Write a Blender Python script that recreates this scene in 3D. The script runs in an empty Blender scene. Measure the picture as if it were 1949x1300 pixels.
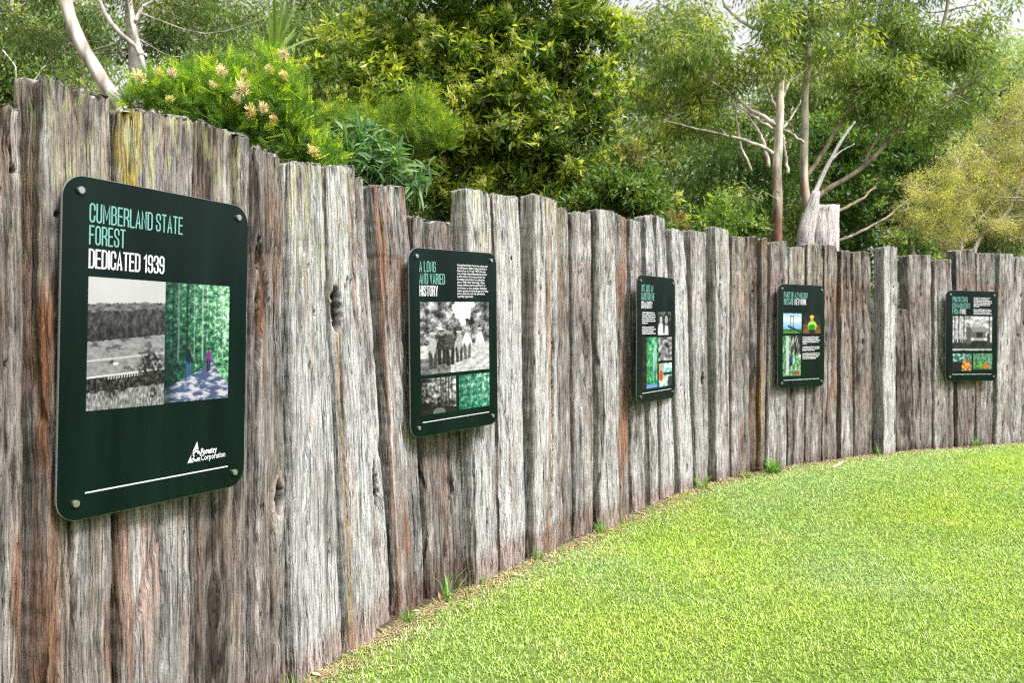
import bpy, math, random
import numpy as np
from mathutils import Vector

# ------------------------------------------------------------------ camera, sky, sun, exposure
C = bpy.context.scene.collection
S = bpy.context.scene
R = math.radians
rng = np.random.default_rng(7)
random.seed(7)

cam_d = bpy.data.cameras.new('camera'); cam = bpy.data.objects.new('camera', cam_d); C.objects.link(cam)
cam.location = (0, 0, 1.62); cam.rotation_euler = (R(90), 0, 0)
cam_d.lens = 27.7; cam_d.sensor_width = 36; cam_d.shift_y = -0.0231
cam_d.clip_start = 0.05; cam_d.clip_end = 400
cam_d.dof.use_dof = True; cam_d.dof.focus_distance = 3.9; cam_d.dof.aperture_fstop = 4.0
S.camera = cam

SUN_EL, SUN_AZ = 52, 128           # azimuth measured clockwise from +Y (the view direction)
w = bpy.data.worlds.new('World'); S.world = w; w.use_nodes = True
nt = w.node_tree; nt.nodes.clear()
out = nt.nodes.new('ShaderNodeOutputWorld'); bg = nt.nodes.new('ShaderNodeBackground')
sky = nt.nodes.new('ShaderNodeTexSky'); sky.sky_type = 'NISHITA'; sky.sun_disc = False
sky.sun_elevation = R(SUN_EL); sky.sun_rotation = R(SUN_AZ); sky.dust_density = 4.0; sky.air_density = 1.0
hsv = nt.nodes.new('ShaderNodeHueSaturation'); hsv.inputs['Saturation'].default_value = 0.10
hsv.inputs['Value'].default_value = 1.0
nt.links.new(sky.outputs[0], hsv.inputs['Color']); nt.links.new(hsv.outputs[0], bg.inputs[0])
bg.inputs[1].default_value = 0.085
nt.links.new(bg.outputs[0], out.inputs[0])
sd = bpy.data.lights.new('sun', 'SUN'); sun = bpy.data.objects.new('sun', sd); C.objects.link(sun)
sd.energy = 1.5; sd.angle = R(12); sd.color = (1.0, 0.985, 0.965)
el, az = R(SUN_EL), R(SUN_AZ)
sdir = Vector((math.sin(az) * math.cos(el), math.cos(az) * math.cos(el), math.sin(el)))
sun.rotation_euler = sdir.to_track_quat('Z', 'Y').to_euler()
S.view_settings.view_transform = 'Standard'; S.view_settings.look = 'None'
S.view_settings.exposure = 1.85; S.view_settings.gamma = 1.0
S.render.engine = 'CYCLES'
cy = S.cycles
cy.max_bounces = 7; cy.diffuse_bounces = 4; cy.glossy_bounces = 3; cy.transmission_bounces = 3; cy.transparent_max_bounces = 4
cy.use_denoising = False; cy.filter_width = 1.25; cy.sample_clamp_indirect = 4
try: cy.denoiser = 'OPENIMAGEDENOISE'
except Exception: pass
cy.caustics_reflective = False; cy.caustics_refractive = False

# ------------------------------------------------------------------ numpy noise
def _h(ix, iy, seed):
    with np.errstate(over='ignore'):
        n = (ix.astype(np.int64) * 374761393 + iy.astype(np.int64) * 668265263 + int(seed) * 1442695041) & 0xffffffff
        n = ((n ^ (n >> 13)) * 1274126177) & 0xffffffff
        n = (n ^ (n >> 16)) & 0xffffffff
    return n
def pn(x, y, seed=0):
    """gradient noise, about -1..1"""
    x = np.asarray(x, float); y = np.asarray(y, float); x, y = np.broadcast_arrays(x, y)
    ix = np.floor(x).astype(np.int64); iy = np.floor(y).astype(np.int64)
    fx = x - ix; fy = y - iy
    u = fx * fx * fx * (fx * (fx * 6 - 15) + 10); v = fy * fy * fy * (fy * (fy * 6 - 15) + 10)
    def g(i, j):
        a = _h(ix + i, iy + j, seed) / 4294967296.0 * 2 * math.pi
        return np.cos(a) * (fx - i) + np.sin(a) * (fy - j)
    a = g(0, 0) * (1 - u) + g(1, 0) * u; b = g(0, 1) * (1 - u) + g(1, 1) * u
    return (a * (1 - v) + b * v) * 1.5
def fbm(x, y, seed=0, o=4, gain=.5):
    s = 0; a = 1; t = 0
    for k in range(o):
        s = s + a * pn(x * 2 ** k, y * 2 ** k, seed + k * 17); t += a; a *= gain
    return s / t
def ss(a, b, x):
    t = np.clip((x - a) / (b - a), 0, 1); return t * t * (3 - 2 * t)
def mix(a, b, t):
    t = np.asarray(t)[..., None]; return np.asarray(a) * (1 - t) + np.asarray(b) * t

# ------------------------------------------------------------------ mesh helpers
class MB:
    """collects verts / quads / tris / per-vertex colours and links them as ONE mesh object"""
    def __init__(s): s.v = []; s.q = []; s.t = []; s.c = []; s.n = 0
    def add(s, V, Q=None, T=None, col=None):
        V = np.asarray(V, float).reshape(-1, 3)
        if Q is not None and len(Q): s.q.append(np.asarray(Q, int).reshape(-1, 4) + s.n)
        if T is not None and len(T): s.t.append(np.asarray(T, int).reshape(-1, 3) + s.n)
        s.v.append(V)
        if col is None: col = np.ones((len(V), 3))
        col = np.asarray(col, float)
        if col.ndim == 1: col = np.tile(col, (len(V), 1))
        s.c.append(col); s.n += len(V)
    def build(s, name, mat, parent=None, smooth=False, uv=None, uv2=None):
        V = np.concatenate(s.v); Q = np.concatenate(s.q) if s.q else np.zeros((0, 4), int)
        T = np.concatenate(s.t) if s.t else np.zeros((0, 3), int)
        me = bpy.data.meshes.new(name)
        me.vertices.add(len(V)); me.vertices.foreach_set('co', V.astype(np.float32).ravel())
        L = np.concatenate([Q.ravel(), T.ravel()])
        me.loops.add(len(L)); me.loops.foreach_set('vertex_index', L.astype(np.int32))
        st = np.concatenate([np.arange(len(Q)) * 4, len(Q) * 4 + np.arange(len(T)) * 3])
        me.polygons.add(len(st)); me.polygons.foreach_set('loop_start', st.astype(np.int32))
        me.update(calc_edges=True)
        cc = np.concatenate(s.c); at = me.color_attributes.new('Col', 'FLOAT_COLOR', 'POINT')
        at.data.foreach_set('color', np.concatenate([cc, np.ones((len(cc), 1))], 1).astype(np.float32).ravel())
        if uv is not None:
            l = me.uv_layers.new(name='UVMap'); l.data.foreach_set('uv', uv[L].astype(np.float32).ravel())
        me.polygons.foreach_set('use_smooth', np.full(len(st), smooth))
        me.validate(); me.update()
        me.materials.append(mat)
        o = bpy.data.objects.new(name, me); C.objects.link(o)
        if parent is not None: o.parent = parent
        return o
def box(mb, x0, x1, y0, y1, z0, z1, col=None):
    V = [(x, y, z) for z in (z0, z1) for y in (y0, y1) for x in (x0, x1)]
    mb.add(V, [(0, 2, 3, 1), (4, 5, 7, 6), (0, 1, 5, 4), (2, 6, 7, 3), (0, 4, 6, 2), (1, 3, 7, 5)], col=col)
def tube(mb, P, r, n=8, col=None, cap=True, rough=0.0):
    P = np.asarray(P, float); r = np.broadcast_to(np.asarray(r, float), (len(P),))
    T = np.gradient(P, axis=0); T /= np.linalg.norm(T, axis=1)[:, None] + 1e-9
    up = np.array([0.3, 0.2, 1.0]) if abs(T[0][2]) < .8 else np.array([1.0, 0.3, 0])
    A = np.cross(T, up); A /= np.linalg.norm(A, axis=1)[:, None] + 1e-9; B = np.cross(T, A)
    a = np.linspace(0, 2 * math.pi, n, endpoint=False)
    rr = r[:, None] * (1 + (rough * pn(np.arange(len(P))[:, None] * .7, a[None] * 1.3, len(P)) if rough else 0))
    V = P[:, None] + (A[:, None] * np.cos(a)[None, :, None] + B[:, None] * np.sin(a)[None, :, None]) * (rr if np.ndim(rr) == 2 else r[:, None])[:, :, None]
    m = len(P); i = np.arange(m - 1)[:, None] * n; j = np.arange(n)[None]; k = (j + 1) % n
    Q = np.stack([i + j, i + k, i + n + k, i + n + j], -1).reshape(-1, 4)
    V = V.reshape(-1, 3); Tt = None
    if cap:
        V = np.concatenate([V, P[:1], P[-1:]]); b = m * n
        Tt = [(b, (q + 1) % n, q) for q in range(n)] + [(b + 1, (m - 1) * n + q, (m - 1) * n + (q + 1) % n) for q in range(n)]
    c = col
    if col is not None and np.ndim(col) == 2:
        c = np.repeat(col, n, axis=0)
        if cap: c = np.concatenate([c, col[:1], col[-1:]])
    mb.add(V, Q, Tt, c)
def bez(pts, n=12):
    """smooth path through control points"""
    P = np.asarray(pts, float)
    if len(P) == 2: return P[0] + (P[1] - P[0]) * np.linspace(0, 1, n)[:, None]
    Q = np.concatenate([[2 * P[0] - P[1]], P, [2 * P[-1] - P[-2]]]); o = []
    m = max(2, n // (len(P) - 1))
    for i in range(1, len(Q) - 2):
        p0, p1, p2, p3 = Q[i - 1:i + 3]
        for t in np.linspace(0, 1, m, endpoint=False):
            o.append(.5 * (2 * p1 + (-p0 + p2) * t + (2 * p0 - 5 * p1 + 4 * p2 - p3) * t * t + (-p0 + 3 * p1 - 3 * p2 + p3) * t ** 3))
    o.append(P[-1]); return np.array(o)
def tag(o, label=None, cat=None, group=None, kind=None):
    if label: o['label'] = label
    if cat: o['category'] = cat
    if group: o['group'] = group
    if kind: o['kind'] = kind
    return o
def empty(name, loc, label, cat, group=None):
    o = bpy.data.objects.new(name, None); C.objects.link(o); o.location = loc; o.empty_display_size = .1
    return tag(o, label, cat, group)
def at(px, py, d):
    """a spot of the photo (1949 wide) at a distance of d metres along the view"""
    return np.array([(px - 974.5) / 1500 * d, d, 1.62 + (605 - py) / 1500 * d])

# ------------------------------------------------------------------ materials
def mat(name, rough=.6, spec=.3, metal=0, color=None, attr=False, trans=0.0, build=None):
    m = bpy.data.materials.new(name); m.use_nodes = True; t = m.node_tree
    p = t.nodes['Principled BSDF']; p.inputs['Roughness'].default_value = rough
    p.inputs['Specular IOR Level'].default_value = spec; p.inputs['Metallic'].default_value = metal
    if color is not None: p.inputs['Base Color'].default_value = (*color, 1)
    if attr:
        a = t.nodes.new('ShaderNodeAttribute'); a.attribute_name = 'Col'
        t.links.new(a.outputs['Color'], p.inputs['Base Color'])
        if trans:
            tr = t.nodes.new('ShaderNodeBsdfTranslucent'); mx = t.nodes.new('ShaderNodeMixShader'); mx.inputs[0].default_value = trans
            g = t.nodes.new('ShaderNodeMix'); g.data_type = 'RGBA'; g.blend_type = 'MULTIPLY'; g.inputs[0].default_value = 1
            g.inputs[7].default_value = (1.25, 1.3, .55, 1); t.links.new(a.outputs['Color'], g.inputs[6])
            t.links.new(g.outputs[2], tr.inputs[0])
            t.links.new(p.outputs[0], mx.inputs[1]); t.links.new(tr.outputs[0], mx.inputs[2])
            t.links.new(mx.outputs[0], t.nodes['Material Output'].inputs[0])
    if build: build(t, p)
    return m
def N(t, kind, **kw):
    n = t.nodes.new(kind)
    for k, v in kw.items():
        if k in n.inputs: n.inputs[k].default_value = v
        else: setattr(n, k, v)
    return n
def wood_nodes(t, p):
    a = N(t, 'ShaderNodeAttribute', attribute_name='Col')
    uv = N(t, 'ShaderNodeUVMap'); uv.uv_map = 'UVMap'
    def grain(su, sv, detail, rough=.6, dist=0.0):
        m = N(t, 'ShaderNodeMapping'); m.inputs['Scale'].default_value = (su, sv, 1)
        t.links.new(uv.outputs[0], m.inputs['Vector'])
        n = N(t, 'ShaderNodeTexNoise'); n.inputs['Scale'].default_value = 1; n.inputs['Detail'].default_value = detail
        n.inputs['Roughness'].default_value = rough; n.inputs['Distortion'].default_value = dist
        t.links.new(m.outputs[0], n.inputs['Vector']); return n.outputs[0]
    def rng_(src, a0, a1, b0, b1):
        m = N(t, 'ShaderNodeMapRange'); m.inputs[1].default_value = a0; m.inputs[2].default_value = a1
        m.inputs[3].default_value = b0; m.inputs[4].default_value = b1; t.links.new(src, m.inputs[0]); return m.outputs[0]
    def mul(x, y):
        m = N(t, 'ShaderNodeMath', operation='MULTIPLY'); t.links.new(x, m.inputs[0]); t.links.new(y, m.inputs[1]); return m.outputs[0]
    def add(x, y):
        m = N(t, 'ShaderNodeMath', operation='ADD'); t.links.new(x, m.inputs[0]); t.links.new(y, m.inputs[1]); return m.outputs[0]
    g1 = grain(240, 9, 4, .65); g2 = grain(90, 4.5, 5, .6, .5); g3 = grain(230, 50, 4, .7); g4 = grain(36, 1.1, 4, .6, .5)
    f1 = rng_(g1, .3, .7, .70, 1.32); f2 = rng_(g2, .38, .46, .50, 1.03); f3 = rng_(g3, .3, .7, .80, 1.20); f4 = rng_(g4, .3, .7, .84, 1.16)
    def ridge(su, sv, dist, wth, lo):
        g_ = grain(su, sv, 3, .55, dist); m = N(t, 'ShaderNodeMath', operation='SUBTRACT'); t.links.new(g_, m.inputs[0]); m.inputs[1].default_value = .5
        a_ = N(t, 'ShaderNodeMath', operation='ABSOLUTE'); t.links.new(m.outputs[0], a_.inputs[0]); return rng_(a_.outputs[0], 0, wth, lo, 1)
    c1 = ridge(30, .6, .4, .012, .04); c2 = ridge(100, 3.0, .2, .016, .42)
    pm = rng_(grain(9, 2.2, 3), .42, .56, 0, 1); c3r = ridge(70, 1.5, .25, .009, .0)
    m3 = N(t, 'ShaderNodeMix'); m3.data_type = 'FLOAT'; t.links.new(pm, m3.inputs[0]); m3.inputs[2].default_value = 1; t.links.new(c3r, m3.inputs[3]); c3 = rng_(m3.outputs[0], 0, 1, .12, 1)
    fac = mul(mul(mul(mul(f1, f2), mul(f3, f4)), mul(c1, c2)), c3)
    vm = N(t, 'ShaderNodeVectorMath', operation='SCALE'); t.links.new(a.outputs['Color'], vm.inputs[0]); t.links.new(fac, vm.inputs['Scale'])
    t.links.new(vm.outputs[0], p.inputs['Base Color'])
    h = add(add(add(rng_(g2, .34, .5, -1, 0), rng_(g1, .3, .7, -.35, .35)), rng_(g3, .3, .7, -.12, .12)), add(add(c1, c2), c3))
    b = N(t, 'ShaderNodeBump'); b.inputs['Strength'].default_value = .9; b.inputs['Distance'].default_value = .0035
    t.links.new(h, b.inputs['Height']); t.links.new(b.outputs[0], p.inputs['Normal'])
M_wood = mat('weathered_wood', rough=.85, spec=.25, build=wood_nodes)
M_leaf = mat('leaf', rough=.42, spec=.45, attr=True, trans=.44)
M_softleaf = mat('soft_leaf', rough=.6, spec=.25, attr=True, trans=.46)
M_grass = mat('grass_blade', rough=.5, spec=.35, attr=True, trans=.40)
M_straw = mat('straw', rough=.8, spec=.2, attr=True)
M_petal = mat('petal', rough=.6, spec=.2, attr=True, trans=.35)
def bark_nodes(t, p):
    a = N(t, 'ShaderNodeAttribute', attribute_name='Col'); g = N(t, 'ShaderNodeNewGeometry')
    m = N(t, 'ShaderNodeMapping'); m.inputs['Scale'].default_value = (9, 9, 2.2); t.links.new(g.outputs['Position'], m.inputs['Vector'])
    n = N(t, 'ShaderNodeTexNoise'); n.inputs['Detail'].default_value = 6; n.inputs['Scale'].default_value = 1; t.links.new(m.outputs[0], n.inputs['Vector'])
    r = N(t, 'ShaderNodeMapRange'); r.inputs[1].default_value = .3; r.inputs[2].default_value = .7; r.inputs[3].default_value = .35; r.inputs[4].default_value = 1.45
    t.links.new(n.outputs[0], r.inputs[0])
    v = N(t, 'ShaderNodeVectorMath', operation='SCALE'); t.links.new(a.outputs['Color'], v.inputs[0]); t.links.new(r.outputs[0], v.inputs['Scale'])
    t.links.new(v.outputs[0], p.inputs['Base Color'])
    b = N(t, 'ShaderNodeBump'); b.inputs['Strength'].default_value = .7; b.inputs['Distance'].default_value = .02
    t.links.new(n.outputs[0], b.inputs['Height']); t.links.new(b.outputs[0], p.inputs['Normal'])
M_bark = mat('bark', rough=.8, spec=.2, build=bark_nodes)
def ground_nodes(t, p):
    g = N(t, 'ShaderNodeNewGeometry'); a = N(t, 'ShaderNodeAttribute', attribute_name='Col')
    n = N(t, 'ShaderNodeTexNoise'); n.inputs['Scale'].default_value = 55; n.inputs['Detail'].default_value = 8; n.inputs['Roughness'].default_value = .7
    t.links.new(g.outputs['Position'], n.inputs['Vector'])
    r = N(t, 'ShaderNodeMapRange'); r.inputs[1].default_value = .3; r.inputs[2].default_value = .7; r.inputs[3].default_value = .45; r.inputs[4].default_value = 1.5
    t.links.new(n.outputs[0], r.inputs[0])
    v = N(t, 'ShaderNodeVectorMath', operation='SCALE'); t.links.new(a.outputs['Color'], v.inputs[0]); t.links.new(r.outputs[0], v.inputs['Scale'])
    t.links.new(v.outputs[0], p.inputs['Base Color'])
    b = N(t, 'ShaderNodeBump'); b.inputs['Strength'].default_value = .8; b.inputs['Distance'].default_value = .01
    t.links.new(n.outputs[0], b.inputs['Height']); t.links.new(b.outputs[0], p.inputs['Normal'])
M_soil = mat('soil', rough=.95, spec=.1, build=ground_nodes)
def panel_nodes(t, p):
    g = N(t, 'ShaderNodeTexCoord'); n = N(t, 'ShaderNodeTexNoise'); n.inputs['Scale'].default_value = 5; n.inputs['Detail'].default_value = 7
    t.links.new(g.outputs['Object'], n.inputs['Vector'])
    mp = N(t, 'ShaderNodeMapping'); mp.inputs['Scale'].default_value = (9, 9, .9); t.links.new(g.outputs['Object'], mp.inputs['Vector']); t.links.new(mp.outputs[0], n.inputs['Vector']); n.inputs['Scale'].default_value = 1
    c = N(t, 'ShaderNodeValToRGB'); c.color_ramp.elements[0].position = .35; c.color_ramp.elements[0].color = (.0010, .0052, .0046, 1)
    c.color_ramp.elements[1].position = .75; c.color_ramp.elements[1].color = (.0032, .0115, .0092, 1)
    t.links.new(n.outputs[0], c.inputs[0]); t.links.new(c.outputs[0], p.inputs['Base Color'])
    r = N(t, 'ShaderNodeMapRange'); r.inputs[1].default_value = .3; r.inputs[2].default_value = .8; r.inputs[3].default_value = .16; r.inputs[4].default_value = .3
    t.links.new(n.outputs[0], r.inputs[0]); t.links.new(r.outputs[0], p.inputs['Roughness'])
M_panel = mat('sign_enamel', rough=.2, spec=.15, build=panel_nodes)
M_edge = mat('aluminium_edge', rough=.35, metal=.5, color=(.30, .31, .31))
M_bolt = mat('satin_steel', rough=.28, metal=.8, color=(.36, .37, .35))
M_print = mat('printed_picture', rough=.3, spec=.35, attr=True)
M_teal = mat('teal_ink', rough=.35, color=(.14, .33, .29))
M_white = mat('white_ink', rough=.35, color=(.56, .55, .58))

# ------------------------------------------------------------------ fence line, ground height
_P = np.array([(-2.6, -.3), (-1.93, 1.35), (-1.288, 2.807), (-.394, 4.84), (1.23, 7.0), (3.055, 8.47), (5.56, 9.63), (8.6, 10.35), (12, 10.6)], float)
def _cr(P, n=60):
    o = []
    for i in range(1, len(P) - 2):
        p0, p1, p2, p3 = P[i - 1:i + 3]
        for t in np.linspace(0, 1, n, endpoint=False):
            o.append(.5 * ((2 * p1) + (-p0 + p2) * t + (2 * p0 - 5 * p1 + 4 * p2 - p3) * t * t + (-p0 + 3 * p1 - 3 * p2 + p3) * t ** 3))
    return np.array(o)
FC = _cr(_P); FS = np.concatenate([[0], np.cumsum(np.hypot(*np.diff(FC, axis=0).T))])
FT = np.gradient(FC, axis=0); FT /= np.hypot(*FT.T)[:, None]; FN = np.stack([-FT[:, 1], FT[:, 0]], 1)   # FN points behind the fence
def fpos(s, b=0.0):
    """point on the fence line at arc length s, b metres behind it"""
    s = np.asarray(s, float); x = np.interp(s, FS, FC[:, 0]); y = np.interp(s, FS, FC[:, 1])
    nx = np.interp(s, FS, FN[:, 0]); ny = np.interp(s, FS, FN[:, 1])
    # beyond the last point carry straight on
    e = np.maximum(s - FS[-1], 0); x = x + e * FT[-1, 0]; y = y + e * FT[-1, 1]
    e = np.maximum(-s, 0); x = x - e * FT[0, 0]; y = y - e * FT[0, 1]
    return x + nx * b, y + ny * b
_e1 = FC[-1] + FT[-1] * np.linspace(.1, 30, 60)[:, None]; _e0 = FC[0] - FT[0] * np.linspace(20, .1, 40)[:, None]
FX = np.concatenate([_e0, FC[::3], _e1]); FXN = np.concatenate([np.tile(FN[0], (40, 1)), FN[::3], np.tile(FN[-1], (60, 1))])
def fdist(x, y):
    """signed distance to the fence line, positive on the lawn side"""
    x = np.asarray(x, float).ravel(); y = np.asarray(y, float).ravel(); out = np.empty(len(x))
    for a in range(0, len(x), 20000):
        dx = x[a:a + 20000, None] - FX[:, 0]; dy = y[a:a + 20000, None] - FX[:, 1]
        i = np.argmin(dx * dx + dy * dy, 1); k = np.arange(len(i))
        out[a:a + 20000] = -(dx[k, i] * FXN[i, 0] + dy[k, i] * FXN[i, 1])
        d = np.sqrt(dx[k, i] ** 2 + dy[k, i] ** 2); s = np.sign(out[a:a + 20000]); out[a:a + 20000] = s * d
    return out
def gz(x, y):
    y = np.asarray(y, float)
    z = np.interp(y, [-5, 2.5, 4, 5, 6, 6.8, 7.5, 8.2, 9, 12, 40], [-.03, -.04, -.07, -.10, -.135, -.085, -.01, .025, .035, .03, .03])
    return z + .012 * pn(np.asarray(x) * .9, y * .9, 5)

# the ground: one sheet, fine near the camera
def ground():
    ax = np.concatenate([np.linspace(-150, -12, 12, endpoint=False), np.linspace(-12, 14, 261), np.linspace(16, 150, 12)])
    ay = np.concatenate([np.linspace(-60, -3, 8, endpoint=False), np.linspace(-3, 20, 231), np.linspace(23, 220, 16)])
    X, Y = np.meshgrid(ax, ay); Z = gz(X, Y)
    d = fdist(X.ravel(), Y.ravel()).reshape(X.shape)
    soil = np.array([.115, .085, .055]); litter = np.array([.045, .035, .02]); turf = np.array([.12, .18, .035])
    n = fbm(X * 1.5, Y * 1.5, 3)
    c = mix(mix(litter, soil, ss(-.3, .1, d)), turf, ss(.0, .09, d + n * .08))
    mb = MB(); nx, ny = len(ax), len(ay)
    i = np.arange(ny - 1)[:, None] * nx; j = np.arange(nx - 1)[None]
    mb.add(np.stack([X, Y, Z], -1).reshape(-1, 3), np.stack([i + j, i + j + 1, i + nx + j + 1, i + nx + j], -1).reshape(-1, 4), col=c.reshape(-1, 3))
    tag(mb.build('ground', M_soil, smooth=True), kind='structure')
ground()

# ------------------------------------------------------------------ grass
def blades(mb, x, y, z, L, Wd, az, tilt, bend, col, tipcol=None):
    """curved blades: 5 points each"""
    n = len(x); dx, dy = np.cos(az), np.sin(az); px, py = -dy, dx
    b = np.stack([x, y, z], 1); side = np.stack([px, py, np.zeros(n)], 1) * (Wd / 2)[:, None]
    def pt(t, e):
        r = t * L; h = np.cos(tilt) * r - bend * r * t * .5; o = np.sin(tilt) * r + bend * r * t * .35
        return np.stack([x + dx * o, y + dy * o, z + np.maximum(h, .002)], 1)
    m = pt(.55, 0); tp = pt(1.0, 0)
    V = np.stack([b - side * .7, b + side * .7, m - side, m + side, tp], 1).reshape(-1, 3)
    k = np.arange(n)[:, None, None] * 5
    T = (np.array([[0, 1, 3], [0, 3, 2], [2, 3, 4]])[None] + k).reshape(-1, 3)
    tc = col if tipcol is None else tipcol
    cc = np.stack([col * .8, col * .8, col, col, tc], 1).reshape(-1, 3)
    mb.add(V, T=T, col=cc)
def lawn():
    n = 1150000
    y = 2.6 + rng.random(n) ** .8 * 8.2
    x = rng.uniform(-2.2, 8.8, n)
    keep = (x < .72 * y + .9); x, y = x[keep], y[keep]
    d = fdist(x, y); nn = fbm(x * 1.5, y * 1.5, 3)
    edge = d + .15 * fbm(x * 3, y * 3, 8) + .01 + .07 * (y < 4.6)
    keep = (rng.random(len(x)) < ss(.0, .12, edge)) & (d > .02); x, y, d = x[keep], y[keep], d[keep]
    n = len(x); far = np.clip((y - 3) / 6, 0, 1)
    L = rng.uniform(.015, .038, n) * (1 + .15 * far) ; Wd = rng.uniform(.0030, .0060, n) * (1 + .5 * far)
    clump = fbm(x * 7, y * 7, 21, 3)
    L *= 1 + .35 * clump
    az = rng.uniform(0, 2 * np.pi, n) + clump * 2; tilt = rng.uniform(.15, 1.15, n); bend = rng.uniform(0, .9, n)
    patch = fbm(x * .55, y * .55, 31, 3); p2 = fbm(x * 2.3, y * 2.3, 41, 3); q = rng.random(n)
    lime = np.array([.52, .68, .13]); green = np.array([.25, .46, .06]); blue = np.array([.50, .64, .32]); yel = np.array([.72, .70, .20]); straw = np.array([.82, .78, .52])
    c = mix(green, lime, np.clip(.62 + .9 * patch + rng.normal(0, .22, n), 0, 1))
    c = mix(c, blue, np.clip(.30 - 1.2 * patch + .3 * p2 + rng.normal(0, .2, n), 0, .8))
    c = mix(c, yel, np.clip(p2 * .7 + patch * .4 + rng.normal(-.08, .22, n), 0, .6))
    sm = q < (.045 + .30 * ss(.5, .12, d) + .08 * ss(.2, .6, p2)); c[sm] = straw * rng.uniform(.6, 1, (sm.sum(), 1))
    c *= rng.uniform(.42, 1.30, (n, 1))
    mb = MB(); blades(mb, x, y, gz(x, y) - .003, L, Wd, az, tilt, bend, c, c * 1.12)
    tag(mb.build('lawn_grass', M_grass), 'short bright green lawn in front of the curved timber fence', 'grass', kind='stuff')
    # the strip of dry clippings along the foot of the fence
    n = 15000; s = rng.uniform(.8, 14.5, n); b = -rng.gamma(1.8, .034, n) - .01
    x, y = fpos(s, b); k = fbm(x * 2.2, y * 2.2, 51, 3) + rng.normal(0, .25, n) > -.15; x, y = x[k], y[k]; n = len(x)
    mb = MB(); c = mix(np.array([.46, .36, .22]), np.array([.22, .12, .07]), rng.random(n) ** 1.5); 
    blades(mb, x, y, gz(x, y) + rng.uniform(0, .012, n), rng.uniform(.02, .07, n), rng.uniform(.0025, .006, n), rng.uniform(0, 6.28, n), rng.uniform(1.2, 1.52, n), rng.uniform(0, .3, n), c)
    tag(mb.build('dry_clippings', M_straw), 'thin strip of dry straw clippings at the foot of the fence', 'straw', kind='stuff')
lawn()

def litter():
    n = 420; s = rng.uniform(.8, 14, n); x, y = fpos(s, -rng.gamma(1.5, .07, n) - .01); mb = MB(); g = np.random.default_rng(3)
    P = np.stack([x, y, gz(x, y) + .006 + .01 * rng.random(n)], 1); D = g.normal(size=(n, 3)) * [1, 1, .22]; D /= np.linalg.norm(D, axis=1)[:, None]
    L = rng.uniform(.03, .075, n)[:, None]; A = np.cross(D, [0, 0, 1.]); A /= np.linalg.norm(A, axis=1)[:, None]; W_ = rng.uniform(.006, .014, n)[:, None]
    V = np.stack([P, P + D * L * .4 + A * W_ + [0, 0, .004], P + D * L, P + D * L * .45 - A * W_ + [0, 0, .002]], 1).reshape(-1, 3); k = np.arange(n)[:, None, None] * 4
    c = mix(np.array([.30, .16, .08]), np.array([.55, .44, .30]), rng.random(n)); mb.add(V, T=(np.array([[0, 1, 2], [0, 2, 3]])[None] + k).reshape(-1, 3), col=np.repeat(c, 4, 0))
    tag(mb.build('leaf_litter', M_straw), 'dry brown gum leaves scattered on the ground along the fence foot', 'leaf litter', kind='stuff')
litter()

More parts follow.
